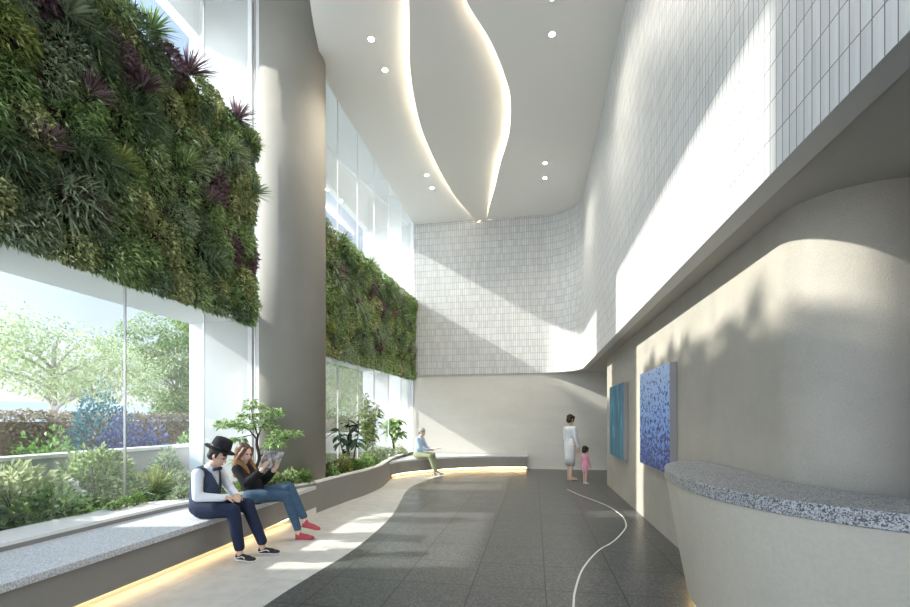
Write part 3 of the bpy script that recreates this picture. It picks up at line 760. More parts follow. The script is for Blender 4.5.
# rubber plant, bamboo, leafy plant in the far planter
def big_leaf_plant(name, label, loc, stems, L, Wd, kind, per, cat='potted plant'):
    SEED[0] += 1; rg = np.random.default_rng(SEED[0]); t = thing(name, label, cat, loc); q = []
    for s in stems:
        bm = bmesh.new(); sp = catmull(s, 5); tube(bm, sp, list(np.linspace(.018, .010, len(sp))), 6); finish(bm, 'stem', M['bark'], t, True)
        k = len(sp)
        for i in range(per):
            f = rg.uniform(.5, 1.); P = np.array(tuple(sp[min(k-1, int(f*(k-1)))]))
            a = 2*PI*i*.382+rg.uniform(-.3, .3); D = np.array([math.cos(a), math.sin(a), rg.uniform(-.5, .7)])
            q.append((P, D))
    P = np.array([a for a, b in q]); D = np.array([b for a, b in q])
    V, F = ovals(P, D, rg.uniform(.8, 1.2, len(P))*L, Wd, .45)
    np_mesh('leaves', V, F, G[kind], t); return t
big_leaf_plant('rubber_plant', 'dark broad leaved rubber plant with three stems right of the column', (-3.86, 9.0, .45),
   [[(-.10, 0, -.02), (-.12, 0, .3), (-.2, .02, .62), (-.24, .0, .90)], [(0, .03, -.02), (.0, 0, .4), (.02, .0, .8), (-.02, 0, 1.12)], [(.10, 0, -.02), (.12, 0, .35), (.2, 0, .75), (.22, 0, 1.05)]], .27, .12, 'rubber', 13, 'plant')
t = thing('bamboo', 'slim pale bamboo clump with feathery leaves in the far planter', 'plant', (-3.92, 10.3, .45)); rg = np.random.default_rng(55); q = []
for i in range(7):
    x, y = rg.uniform(-.14, .14, 2); lx = rg.uniform(-.3, .3); h = rg.uniform(1.2, 1.75)
    bm = bmesh.new(); pth = [(x, y, -.02), (x+lx*.25, y, h*.5), (x+lx, y, h)]; tube(bm, catmull(pth, 4), .008, 5); finish(bm, 'cane', plain('cane', (.38, .40, .16), .5) if i == 0 else bpy.data.materials['cane'], t)
    n = 90; f = rg.uniform(.35, 1, n); P = np.stack([x+lx*f**2, np.full(n, y), h*f], 1)+rg.normal(0, .05, (n, 3))
    q.append(leaves(P, rg.normal(0, .8, (n, 3))+np.array([0, 0, -.1]), rg.uniform(.10, .2, n), .02, .4))
V, F = merge(q); np_mesh('leaves', V, F, G['tree'], t)['kind'] = 'stuff'
big_leaf_plant('leafy_plant', 'round leafy plant by the window near the far seated figure', (-4.02, 12.6, .45),
   [[(0, 0, 0), (.0, 0, .35), (.12, 0, .62), (.25, 0, .72)], [(0, 0, 0), (-.05, 0, .5), (-.2, 0, .85), (-.35, 0, .95)], [(0, 0, 0), (.02, 0, .6), (.08, 0, .95), (.2, 0, 1.1)], [(0, 0, 0), (-.02, 0, .5), (-.06, 0, .9), (-.1, 0, 1.15)]], .22, .10, 'mid', 34, 'plant')

# bed outside the near glass
for a in [
 ('fern', 'large pale fern like shrub outside the near glass, left of the dark mullion', -5.5, 3.95, .42, .60, 'treepale', 900, .14, .05),
 ('shrub', 'dark green shrub at the left frame edge outside the glass', -5.25, 3.2, .34, .42, 'dark', 800, .10, .045),
 ('shrub', 'bushy green shrub low outside the glass under the pale fern', -5.15, 4.05, .30, .38, 'mid', 800, .09, .04),
 ('shrub', 'white flowering shrub outside the glass left of the dark mullion', -5.22, 4.3, .12, .36, 'white', 260, .08, .05),
 ('shrub', 'tall fresh green shrub outside the glass behind the dark mullion', -5.6, 4.95, .40, .74, 'tree', 1000, .13, .05),
 ('shrub', 'deep green shrub low outside beside the dark mullion', -5.2, 5.0, .24, .36, 'fern', 800, .09, .04),
 ('grass_clump', 'yellow green upright grass clump outside right of the dark mullion', -5.4, 5.55, .3, .72, 'lime', 160, 0, .02),
 ('shrub', 'low russet plant outside before the garden wall', -6.1, 6.45, .22, .30, 'orange', 400, .08, .04),
 ('shrub', 'silvery low shrub outside near the white pier', -5.25, 5.95, .26, .30, 'grey', 500, .08, .03),
 ('shrub', 'grey green taller shrub outside against the white pier', -5.8, 6.3, .24, .62, 'grey', 700, .10, .035),
 ('shrub', 'fern green shrub outside the glass at the far left', -6.0, 3.5, .30, .42, 'mid', 700, .11, .04)]:
    n, lb, x, y, r, h, m, k, L, Wd = a
    shrub(n, lb, x, y, .44, r, h, m, k, L, Wd, group='plants in the outside bed', grass=(n == 'grass_clump'))
o = None
n = 2600; P = np.stack([RNG.uniform(-6.33, -5.0, n), RNG.uniform(3.7, 6.9, n), np.full(n, .44)], 1)
V, F = leaves(P, np.stack([RNG.normal(0, .6, n), RNG.normal(0, .6, n), RNG.uniform(.3, 1, n)], 1), RNG.uniform(.06, .14, n), .04)
o = np_mesh('undergrowth', V, F, G['mid']); tag(o, 'low leafy undergrowth covering the outside bed', 'undergrowth', kind='stuff')
n = 2600; P = np.stack([RNG.uniform(-4.5, -3.75, n)-.0, RNG.uniform(7.9, 14.0, n), np.full(n, .45)], 1)
P[:, 0] = -4.22+.06*(P[:, 1]-7.9)+RNG.uniform(-.1, .34, n)*np.where(P[:, 1] > 10.6, .45, 1.)-.1*(P[:, 1] > 10.6)
V, F = leaves(P, np.stack([RNG.normal(0, .6, n), RNG.normal(0, .6, n), RNG.uniform(.3, 1, n)], 1), RNG.uniform(.05, .12, n), .035)
o = np_mesh('undergrowth', V, F, G['bright']); tag(o, 'low leafy undergrowth in the far part of the planter', 'undergrowth', kind='stuff')

# hedges and shrubs behind the garden wall
def hedge(name, label, b, mat, n, L, Wd, cat='hedge'):
    rg = np.random.default_rng(SEED[0]+77); SEED[0] += 1
    t = thing(name, label, cat, ((b[0]+b[1])/2, (b[2]+b[3])/2, b[4])); hx, hy, hz = (b[1]-b[0])/2, (b[3]-b[2])/2, b[5]-b[4]
    P = np.stack([rg.uniform(-hx, hx, n), rg.uniform(-hy, hy, n), rg.uniform(0, hz, n)], 1)
    k = rg.integers(0, 3, n); P[k == 0, 0] = hx*rg.uniform(.8, 1.03, (k == 0).sum()); P[k == 1, 2] = hz*rg.uniform(.93, 1.05, (k == 1).sum())
    V, F = leaves(P, rg.normal(0, .7, (n, 3))+np.array([.5, 0, .3]), rg.uniform(.7, 1.2, n)*L, Wd); o = np_mesh('foliage', V, F, G[mat], t); o['kind'] = 'stuff'
    boxo('branches', (-hx*.7, hx*.7, -hy*.97, hy*.97, 0, hz*.9), plain('hedge_twigs', (.26, .20, .14), .95, noise=.4, scale=15), t); return t
hedge('hedge', 'long brownish hedge behind the low garden wall', (-9.6, -8.9, 3, 22, .4, 1.62), 'brown', 16000, .10, .055)
for lb, x, y, r, h, m, n in [('leafy green bush behind the garden wall at the left edge', -8.3, 4.6, .7, 1.5, 'tree', 1200), ('bright low bush on the garden wall under the pale street tree', -7.4, 5.8, .5, .95, 'bright', 900),
   ('deep blue leaf mass standing in for a painting reflected in the glass', -7.9, 7.05, .50, 1.75, 'teal', 1500), ('violet leaf mass in front of the blue one, standing in for the same reflection', -7.35, 7.0, .48, 1.12, 'violet', 1500), ('small violet leaf mass behind the dark mullion, standing in for the reflection', -7.4, 7.75, .24, 1.0, 'violet', 700),  # blue, violet and teal leaves stand in for paintings reflected in the glass
   ('teal leaf mass beside the white pier, standing in for a reflected painting', -7.5, 9.8, .45, 1.55, 'teal', 1300), ('low green bush at the foot of the bushy outdoor tree', -7.5, 8.9, .5, .85, 'mid', 800)]:
    shrub('bush', lb, x, y, .4, r, h, m, n, .11, .05, group='bushes behind the garden wall')

def street_tree(name, label, x, y, z, h, cr, ch, kind, n, L, trunk_r, bark='pale_bark', bare=.42, group='trees outside the windows'):
    SEED[0] += 1; rg = np.random.default_rng(SEED[0]); t = thing(name, label, 'tree', (x, y, z), group=group)
    bm = bmesh.new(); tube(bm, catmull([(0, 0, -.05), (.03, 0, h*.25), (-.03, .04, h*.5), (0, 0, h*.85)], 5), list(np.linspace(trunk_r, trunk_r*.35, 16)), 8); finish(bm, 'trunk', M[bark], t, True)
    bm = bmesh.new(); q = []
    for i in range(14):
        a = i*2.4; z0 = h*rg.uniform(bare*.8, .7); q2 = rg.uniform(.5, .9)*cr; z1 = min(h*.95, z0+rg.uniform(.2, .5)*ch)
        tube(bm, catmull([(0, 0, z0), (q2*.45*math.cos(a), q2*.45*math.sin(a), z0+(z1-z0)*.6), (q2*math.cos(a), q2*math.sin(a), z1)], 4), list(np.linspace(trunk_r*.4, .012, 9)), 5)
        for _ in range(3): q.append((q2*math.cos(a)+rg.normal(0, cr*.25), q2*math.sin(a)+rg.normal(0, cr*.25), z1+rg.normal(0, ch*.12), cr*rg.uniform(.28, .45)))
    finish(bm, 'branches', M[bark], t, True)
    for _ in range(20):
        d = unit(rg.normal(size=3)); q.append((d[0]*cr*.8, d[1]*cr*.8, h-ch*.5+d[2]*ch*.45, cr*rg.uniform(.25, .42)))
    qq = []
    for (px, py, pz, r) in q:
        k = int(n/len(q)); d = unit(rg.normal(size=(k, 3))); rr = r*rg.random(k)**.4
        P = d*rr[:, None]*np.array([1, 1, .7])+np.array([px, py, pz]); qq.append(leaves(P, d+rg.normal(0, .6, (k, 3)), rg.uniform(.7, 1.2, k)*L, L*.45, .3))
    V, F = merge(qq); o = np_mesh('crown', V, F, G[kind], t); o['kind'] = 'stuff'; return t
street_tree('street_tree', 'pale spreading street tree with a light trunk, left behind the glass', -13.3, 10.5, .0, 4.25, 2.0, 1.9, 'treepale', 7500, .13, .12, bare=.5)
street_tree('street_tree', 'dense bushy green tree outside, right of the dark mullion', -13.0, 14.6, .0, 5.5, 1.35, 4.0, 'tree', 17000, .13, .10, bare=.3)
street_tree('street_tree', 'leafy tree seen through the far window above the rubber plant', -9.2, 18.6, .0, 5.4, 2.1, 3.9, 'tree', 10000, .15, .13, bare=.2)
street_tree('street_tree', 'pale leafy tree seen through the far window, behind the bamboo', -7.5, 23.0, .0, 5.8, 2.4, 4.4, 'treepale', 9000, .17, .14, bare=.2)
street_tree('street_tree', 'tree far behind, filling the gap beside the round column', -11.5, 23.5, .0, 6.2, 2.8, 4.8, 'tree', 9000, .2, .16, bare=.2)

# ------------------------------------------------------------------ PEOPLE
def blob(name, prims, voxel, mat, parent=None, smooth=4, mtx=None):
    """one continuous skin over tapered limbs ('c', p0, r0, p1, r1) and ellipsoids ('e', centre, radii, rotation)"""
    bm = bmesh.new()
    for p in prims:
        if p[0] == 'c':
            a, b = Vector(p[1]), Vector(p[3]); r0, r1 = p[2], p[4]
            q = (b-a).to_track_quat('Z', 'Y').to_matrix().to_4x4() if (b-a).length > 1e-6 else Matrix()
            L = (b-a).length; prof = [(0, -r0)]
            prof += [(r0*math.cos(t), r0*math.sin(t)) for t in (-1.1, -.7, -.3, 0)]
            prof += [(r1*math.cos(t), L+r1*math.sin(t)) for t in (0, .3, .7, 1.1)]+[(0, L+r1)]
            t = bmesh.new(); lathe(t, prof, 14)
            bmesh.ops.remove_doubles(t, verts=t.verts, dist=1e-5); bmesh.ops.recalc_face_normals(t, faces=t.faces)
            t.transform(Matrix.Translation(a) @ q)
        else:
            t = bmesh.new(); bmesh.ops.create_icosphere(t, subdivisions=3, radius=1.)
            rot = (p[3] if len(p) > 3 else Matrix.Identity(3)).to_4x4()
            t.transform(Matrix.Translation(Vector(p[1])) @ rot @ Matrix.Diagonal((*p[2], 1)))
        me = bpy.data.meshes.new('tmp'); t.to_mesh(me); t.free(); bm.from_mesh(me); bpy.data.meshes.remove(me)
    me = bpy.data.meshes.new(name); bm.to_mesh(me); bm.free()
    o = bpy.data.objects.new(name, me); COL.objects.link(o)
    m = o.modifiers.new('r', 'REMESH'); m.mode = 'VOXEL'; m.voxel_size = voxel
    if smooth:
        m = o.modifiers.new('s', 'SMOOTH'); m.iterations = smooth; m.factor = .5
    dg = bpy.context.evaluated_depsgraph_get(); new = bpy.data.meshes.new_from_object(o.evaluated_get(dg))
    bpy.data.objects.remove(o); new.name = name; new.materials.clear(); new.materials.append(mat); new.shade_smooth()
    return link(name, new, parent)
def rotm(x=0, y=0, z=0):
    return Matrix.Rotation(R(z), 3, 'Z') @ Matrix.Rotation(R(y), 3, 'Y') @ Matrix.Rotation(R(x), 3, 'X')
def limb(*pts):
    return [('c', a[0], a[1], b[0], b[1]) for a, b in zip(pts, pts[1:])]
def hand(wrist, direction, palm_n, k=1., curl=.5, side=1):
    """palm with five bent fingers; direction = along the fingers, palm_n = palm normal (fingers curl toward it)"""
    d = Vector(direction).normalized(); n = Vector(palm_n); n = (n-d*n.dot(d)).normalized(); s = d.cross(n)*side
    w = Vector(wrist); out = []
    for j in (-.026, -.009, .009, .026):
        out.append(('c', w+s*j*.6*k, .013*k, w+d*.08*k+s*j*k, .0115*k))
    for j, L in ((-.029, .062), (-.010, .075), (.010, .08), (.029, .07)):
        p = w+d*.082*k+s*j*k; q = p+(d*math.cos(curl*.7)+n*math.sin(curl*.7))*L*.5*k; r = q+(d*math.cos(curl*1.8)+n*math.sin(curl*1.8))*L*.5*k
        out += limb((p, .0095*k), (q, .0085*k), (r, .007*k))
    p = w+d*.025*k+s*.025*k; q = p+(d*.55+s*.7+n*.35)*.04*k; r = q+(d*.8+s*.25+n*.5)*.034*k
    out += limb((p, .013*k), (q, .0105*k), (r, .0085*k))
    return out
def head_prims(c, rot, k=1.):
    """skull, jaw, nose, ears, lips; the face looks along +x of rot"""
    f = lambda x, y, z: Vector(c)+rot @ Vector((x*k, y*k, z*k))
    return [('e', f(-.012, 0, .035), (.093*k, .076*k, .088*k), rot), ('e', f(.025, 0, -.035), (.066*k, .058*k, .082*k), rot), ('e', f(.056, 0, -.088), (.026*k, .03*k, .022*k), rot),
            ('c', f(.086, 0, .012), .009*k, f(.106, 0, -.026), .0125*k), ('e', f(.084, 0, -.062), (.012*k, .024*k, .0085*k), rot), ('e', f(.075, 0, .03), (.016*k, .055*k, .012*k), rot),
            ('e', f(-.008, .075, -.005), (.018*k, .01*k, .03*k), rot), ('e', f(-.008, -.075, -.005), (.018*k, .01*k, .03*k), rot)]
skin = plain('skin', (.62, .40, .29), .5); skin_pale = plain('skin_pale', (.70, .47, .36), .5)
eye_m = plain('dark_eye', (.03, .02, .015), .3); lip_m = plain('lips', (.45, .16, .14), .5)
def face(parent, c, rot, k=1.):
    f = lambda x, y, z: Vector(c)+rot @ Vector((x*k, y*k, z*k))
    for sy in (1, -1):
        blob('eye', [('e', f(.079, sy*.031, .008), (.010*k, .014*k, .007*k), rot)], .003*k, eye_m, parent, 1)
        blob('eyebrow', [('c', f(.084, sy*.016, .032), .004*k, f(.074, sy*.048, .030), .003*k)], .003*k, eye_m, parent, 1)
    blob('mouth', [('e', f(.092, 0, -.062), (.006*k, .02*k, .006*k), rot)], .003*k, lip_m, parent, 1)
def shoe(name, ankle, toe_dir, mat, sole, parent, L=.27, stripe=None, hgt=.075):
    """low shoe: upper with sole; ankle = point above the heel on the sole plane"""
    d = Vector((toe_dir[0], toe_dir[1], 0)).normalized(); pitch = toe_dir[2] if len(toe_dir) > 2 else 0.
    q = Matrix(((d.x, -d.y, 0), (d.y, d.x, 0), (0, 0, 1))) @ Matrix.Rotation(-pitch, 3, 'Y')
    f = lambda x, y, z: Vector(ankle)+q @ Vector((x, y, z))
    up = blob(name, [('e', f(.0, 0, .045), (.045, .036, .042), q), ('c', f(-.01, 0, .05), .034, f(.0, 0, hgt), .033), ('c', f(.02, 0, .045), .036, f(.12, 0, .032), .034), ('e', f(.145, 0, .026), (.062, .043, .026), q)], .006, mat, parent, 3)
    blob('sole', [('c', f(-.02, 0, .011), .011, f(.17, 0, .011), .011), ('e', f(-.005, 0, .012), (.044, .037, .013), q), ('e', f(.07, 0, .012), (.09, .036, .012), q), ('e', f(.145, 0, .012), (.066, .046, .013), q)], .006, sole, up, 2)
    if stripe:
        for sy in (1, -1):
            bm = bmesh.new(); pts = [f(-.03, sy*.041, .035), f(.02, sy*.043, .045), f(.06, sy*.043, .058), f(.09, sy*.04, .05), f(.10, sy*.041, .034)]
            tube(bm, catmull(pts, 4), .0045, 6); finish(bm, 'side_stripe', stripe, up, True)
    return up

# ---- man with hat, sitting on the near bench.  local axes: +x forward, -y his right (toward the camera), z up
SK = skin
man = thing('person', 'man in black hat, white shirt and navy waistcoat sitting on the bench', 'person', (-3.66, 4.52, 0), R(5))
navy = plain('navy_cloth', (.022, .03, .058), .8, spec=.15, noise=.15, scale=80); vest = plain('navy_waistcoat', (.05, .07, .11), .8, spec=.15, noise=.2, scale=90)
shirt = plain('white_shirt', (.78, .79, .82), .7, spec=.2); black = plain('black_felt', (.022, .022, .024), .85, spec=.2); white = plain('white_rubber', (.78, .77, .74), .6)
hc = (.155, .0, 1.135); hr = rotm(0, 30, 8)
hip, chest, neck = (0, 0, .565), (.02, 0, .83), (.07, 0, 1.01)
legs = {-1: [((.02, -.09, .55), .088), ((.40, -.125, .545), .066), ((.415, -.125, .50), .060), ((.475, -.12, .13), .042)],
        1: [((.02, .09, .55), .088), ((.43, .13, .56), .066), ((.445, .13, .51), .060), ((.60, .13, .13), .042)]}
arms = {-1: [((.035, -.18, .95), .052), ((.07, -.235, .71), .042), ((.30, -.10, .68), .031)], 1: [((.045, .18, .95), .052), ((.16, .235, .72), .042), ((.34, .06, .68), .031)]}
hands = hand((.305, -.095, .68), (.8, .6, -.1), (-.3, 0, -1), 1., .5, -1)+hand((.34, .05, .68), (.6, -.8, -.05), (-.3, 0, -1), 1., .5, 1)
bodyp = [('e', hip, (.13, .165, .12)), ('c', (0, 0, .6), .125, chest, .13), ('c', chest, .125, (.03, 0, .92), .11), ('c', (.03, -.125, .94), .054, (.03, .125, .94), .054), ('c', (.04, 0, .95), .056, (.115, 0, 1.06), .050)]
for sd_ in (-1, 1):
    bodyp += limb(*legs[sd_])+limb(*arms[sd_])+limb(((legs[sd_][-1][0]), .038), ((legs[sd_][-1][0][0]+.01, legs[sd_][-1][0][1], .055), .036))
bodyp += hands+head_prims(hc, hr)
blob('body', bodyp, .0065, SK, man, 3)
face(man, hc, hr)
tp = [('e', (-.005, 0, .565), (.15, .182, .118))]
for sd_ in (-1, 1):
    L = legs[sd_]; tp += limb((L[0][0], .102), (L[1][0], .079), (L[2][0], .073), (tuple(Vector(L[3][0])+Vector((0, 0, .02))), .056))
blob('trousers', tp, .009, navy, man, 4)
sh = [('c', (0, 0, .60), .128, chest, .132), ('c', chest, .134, (.03, 0, .92), .118), ('c', (.03, -.13, .94), .061, (.03, .13, .94), .061), ('c', (.05, 0, .97), .062, (.075, 0, 1.015), .060)]
for sd_ in (-1, 1):
    A = arms[sd_]; sh += limb((A[0][0], .062), (A[1][0], .053), (tuple(Vector(A[2][0]).lerp(Vector(A[1][0]), .08)), .041))
blob('shirt', sh, .009, shirt, man, 4)
wo_ = blob('waistcoat', [('c', (-.008, 0, .60), .150, (.01, 0, .82), .156), ('c', (.01, 0, .82), .156, (.02, 0, .915), .138), ('c', (.025, -.10, .945), .073, (.025, .10, .945), .073)], .009, vest, man, 4)
bm = bmesh.new(); bm.from_mesh(wo_.data)
cut = [q for q in bm.faces if (q.calc_center_median().z > .76 and q.calc_center_median().x > .04 and abs(q.calc_center_median().y) < (q.calc_center_median().z-.76)*.42) or (q.calc_center_median().z > .985 and abs(q.calc_center_median().y) < .075)]
bmesh.ops.delete(bm, geom=cut, context='FACES'); bm.to_mesh(wo_.data); bm.free()
sl = wo_.modifiers.new('cloth', 'SOLIDIFY'); sl.thickness = .006; sl.offset = 1
f = lambda x, y, z: Vector((.145, 0, .985))+rotm(0, 20, 0) @ Vector((x, y, z))
blob('bow_tie', [('e', f(0, 0, 0), (.014, .012, .014)), ('c', f(0, .01, 0), .011, f(0, .055, .003), .022), ('c', f(0, -.01, 0), .011, f(0, -.055, .003), .022)], .006, plain('navy_bow', (.03, .04, .09), .6), man, 1)
g = lambda x, y, z: Vector(hc)+hr @ Vector((x, y, z))
blob('hair', [('e', g(-.03, 0, .045), (.095, .084, .085), hr), ('e', g(-.055, 0, -.02), (.06, .07, .06), hr), ('c', g(.0, .072, .03), .018, g(.01, .076, -.01), .010), ('c', g(.0, -.072, .03), .018, g(.01, -.076, -.01), .010), ('c', g(.07, -.05, .055), .018, g(.06, .05, .058), .02)], .006, plain('black_hair', (.025, .018, .014), .6), man, 2)
hat = rotm(0, 24, 12).to_4x4(); hat.translation = g(-.02, 0, .075)
bm = bmesh.new(); lathe(bm, [(.155, -.006), (.158, 0), (.15, .004), (.10, .006), (.100, .05), (.094, .10), (.085, .125), (.06, .135), (.03, .128), (0, .122)], 32)
for v in bm.verts:
    v.co.x *= 1.08
bm.transform(hat); ho = finish(bm, 'hat', black, man, True)
bm = bmesh.new(); lathe(bm, [(.1015, .008), (.103, .009), (.1025, .034), (.101, .035)], 32)
for v in bm.verts: v.co.x *= 1.08
bm.transform(hat); finish(bm, 'hat_band', plain('black_ribbon', (.008, .008, .01), .4), ho, True)
for sd_ in (-1, 1):
    a = legs[sd_][-1][0]
    shoe('shoe', (a[0]+.0, a[1], .001), (1, sd_*.12 - .05, 0), plain('black_canvas', (.02, .02, .022), .8) if sd_ < 0 else bpy.data.materials['black_canvas'], white, man, stripe=white)

# ---- woman reading, legs crossed
wom = thing('person', 'long haired woman in black top and blue jeans reading a magazine', 'person', (-3.60, 5.36, 0), R(6))
SK = skin_pale
denim = plain('blue_denim', (.06, .105, .16), .85, spec=.15, noise=.25, scale=70); bk = plain('black_knit', (.02, .02, .022), .9, spec=.15); red = plain('red_suede', (.42, .07, .09), .8, noise=.15, scale=60)
hc = (-.12, -.05, 1.105); hr = rotm(0, 16, -16); g = lambda x, y, z: Vector(hc)+hr @ Vector((x, y, z))
legs = {-1: [((.02, -.085, .555), .085), ((.44, -.05, .555), .062), ((.455, -.05, .52), .056), ((.60, -.06, .13), .038)],
        1: [((.02, .085, .56), .085), ((.45, .02, .655), .062), ((.475, .01, .625), .056), ((.66, -.01, .275), .038)]}
arms = {-1: [((-.15, -.18, .91), .045), ((.02, -.24, .74), .037), ((.20, -.23, .90), .027)], 1: [((-.15, .14, .91), .045), ((.04, .15, .72), .037), ((.25, .0, .88), .027)]}
bodyp = [('e', (0, 0, .56), (.125, .165, .11)), ('c', (-.0, 0, .6), .11, (-.09, -.01, .76), .103), ('c', (-.09, -.01, .77), .106, (-.14, -.02, .87), .102), ('c', (-.15, -.13, .90), .05, (-.15, .09, .90), .05), ('c', (-.15, -.02, .90), .048, (-.13, -.04, 1.04), .044),
         ('e', (-.06, -.08, .82), (.06, .06, .06)), ('e', (-.06, .04, .82), (.06, .06, .06))]
for sd_ in (-1, 1):
    bodyp += limb(*legs[sd_])+limb(*arms[sd_])+limb((legs[sd_][-1][0], .035), (tuple(Vector(legs[sd_][-1][0])+Vector((.01, 0, -.07))), .034))
bodyp += hand((.205, -.23, .905), (.45, .1, .9), (.3, 1, -.1), .92, .5, 1)+hand((.255, .0, .885), (.45, -.1, .9), (.3, -1, -.1), .92, .5, -1)+head_prims(hc, hr, .96)
blob('body', bodyp, .0065, SK, wom, 3); face(wom, hc, hr, .96)
tp = [('e', (-.005, 0, .56), (.14, .178, .112)), ('c', (-.01, 0, .6), .125, (-.01, 0, .64), .118)]
for sd_ in (-1, 1):
    L = legs[sd_]; tp += limb((L[0][0], .096), (L[1][0], .071), (L[2][0], .066), (tuple(Vector(L[3][0]).lerp(Vector(L[2][0]), .03)), .047))
blob('jeans', tp, .009, denim, wom, 4)
sh = [('c', (-.01, 0, .63), .128, (-.09, -.01, .76), .118), ('c', (-.09, -.01, .77), .120, (-.14, -.02, .87), .113), ('c', (-.15, -.135, .90), .06, (-.15, .095, .90), .06), ('e', (-.05, -.08, .82), (.066, .066, .066)), ('e', (-.05, .04, .82), (.066, .066, .066))]
for sd_ in (-1, 1):
    A = arms[sd_]; sh += limb((A[0][0], .064), (A[1][0], .062), (tuple(Vector(A[2][0]).lerp(Vector(A[1][0]), .2)), .05))
blob('knit_top', sh, .009, bk, wom, 4)
hairm = N('long_brown_hair'); c_ = hairm.n('TexCoord'); sx_ = hairm.n('SeparateXYZ'); hairm.l(c_.outputs['Object'], sx_.inputs[0]); mr_ = hairm.n('MapRange'); mr_.inputs[1].default_value = .85; mr_.inputs[2].default_value = 1.25; hairm.l(sx_.outputs[2], mr_.inputs[0])
hairm.l(hairm.ramp(mr_.outputs[0], [(0, (.36, .17, .06)), (.5, (.20, .09, .04)), (1, (.05, .028, .02))]), hairm.p.inputs['Base Color'])
hp = [('e', g(-.03, 0, .05), (.098, .088, .088), hr), ('e', g(-.06, 0, -.02), (.06, .08, .09), hr)]
for sy in (-1, 1):
    hp += limb((g(.045, sy*.06, .07), .028), (g(.03, sy*.088, .0), .026), (tuple(g(.0, sy*.095, -.08)), .03), ((-.08, sy*.10-.03, .94), .034), ((-.02, sy*.09-.02, .83), .02))
hp += limb((g(-.09, 0, 0), .06), ((-.22, -.03, .96), .06), ((-.25, -.03, .82), .04))
blob('hair', hp, .007, hairm.m, wom, 3)
for sd_ in (-1, 1):
    a = legs[sd_][-1][0]; z = .001 if sd_ < 0 else a[2]-.135
    shoe('shoe', (a[0]+.01, a[1], z), (1, .0, 0 if sd_ < 0 else -.18), red, red, wom)

# magazine held open in her hands
def paper():
    k = N('printed_page'); v = k.coord('Object', (1, 1, 1)); a = k.n('TexNoise', Scale=14., Detail=4.); k.l(v, a.inputs['Vector'])
    k.l(k.ramp(a.outputs['Fac'], [(.38, (.22, .22, .24)), (.52, (.50, .50, .52)), (.62, (.74, .74, .74))]), k.p.inputs['Base Color']); return k.m
mag = thing('magazine', 'open grey magazine held up by the seated woman', 'magazine', (-3.60+.285, 5.36-.09, 1.03), R(6)); mag.scale = (.88,)*3; mag.rotation_euler = (R(-8), R(20), R(-12))
pm = paper(); 
for sy, nm in ((-1, 'page'), (1, 'page')):
    bm = bmesh.new(); prof_ = [(0, 0), (.008, .05), (.012, .10), (.008, .15), (-.004, .20)]
    A = [(-p[0], sy*p[1], -.13) for p in prof_]; B = [(-p[0], sy*p[1], .13) for p in prof_]
    A2 = [(x+.006, y, z) for x, y, z in A]; B2 = [(x+.006, y, z) for x, y, z in B]
    quadstrip(bm, A, B); quadstrip(bm, A2, B2); quadstrip(bm, A, A2); quadstrip(bm, B, B2); quadstrip(bm, [A[-1], A2[-1]], [B[-1], B2[-1]])
    finish(bm, nm, pm, mag)

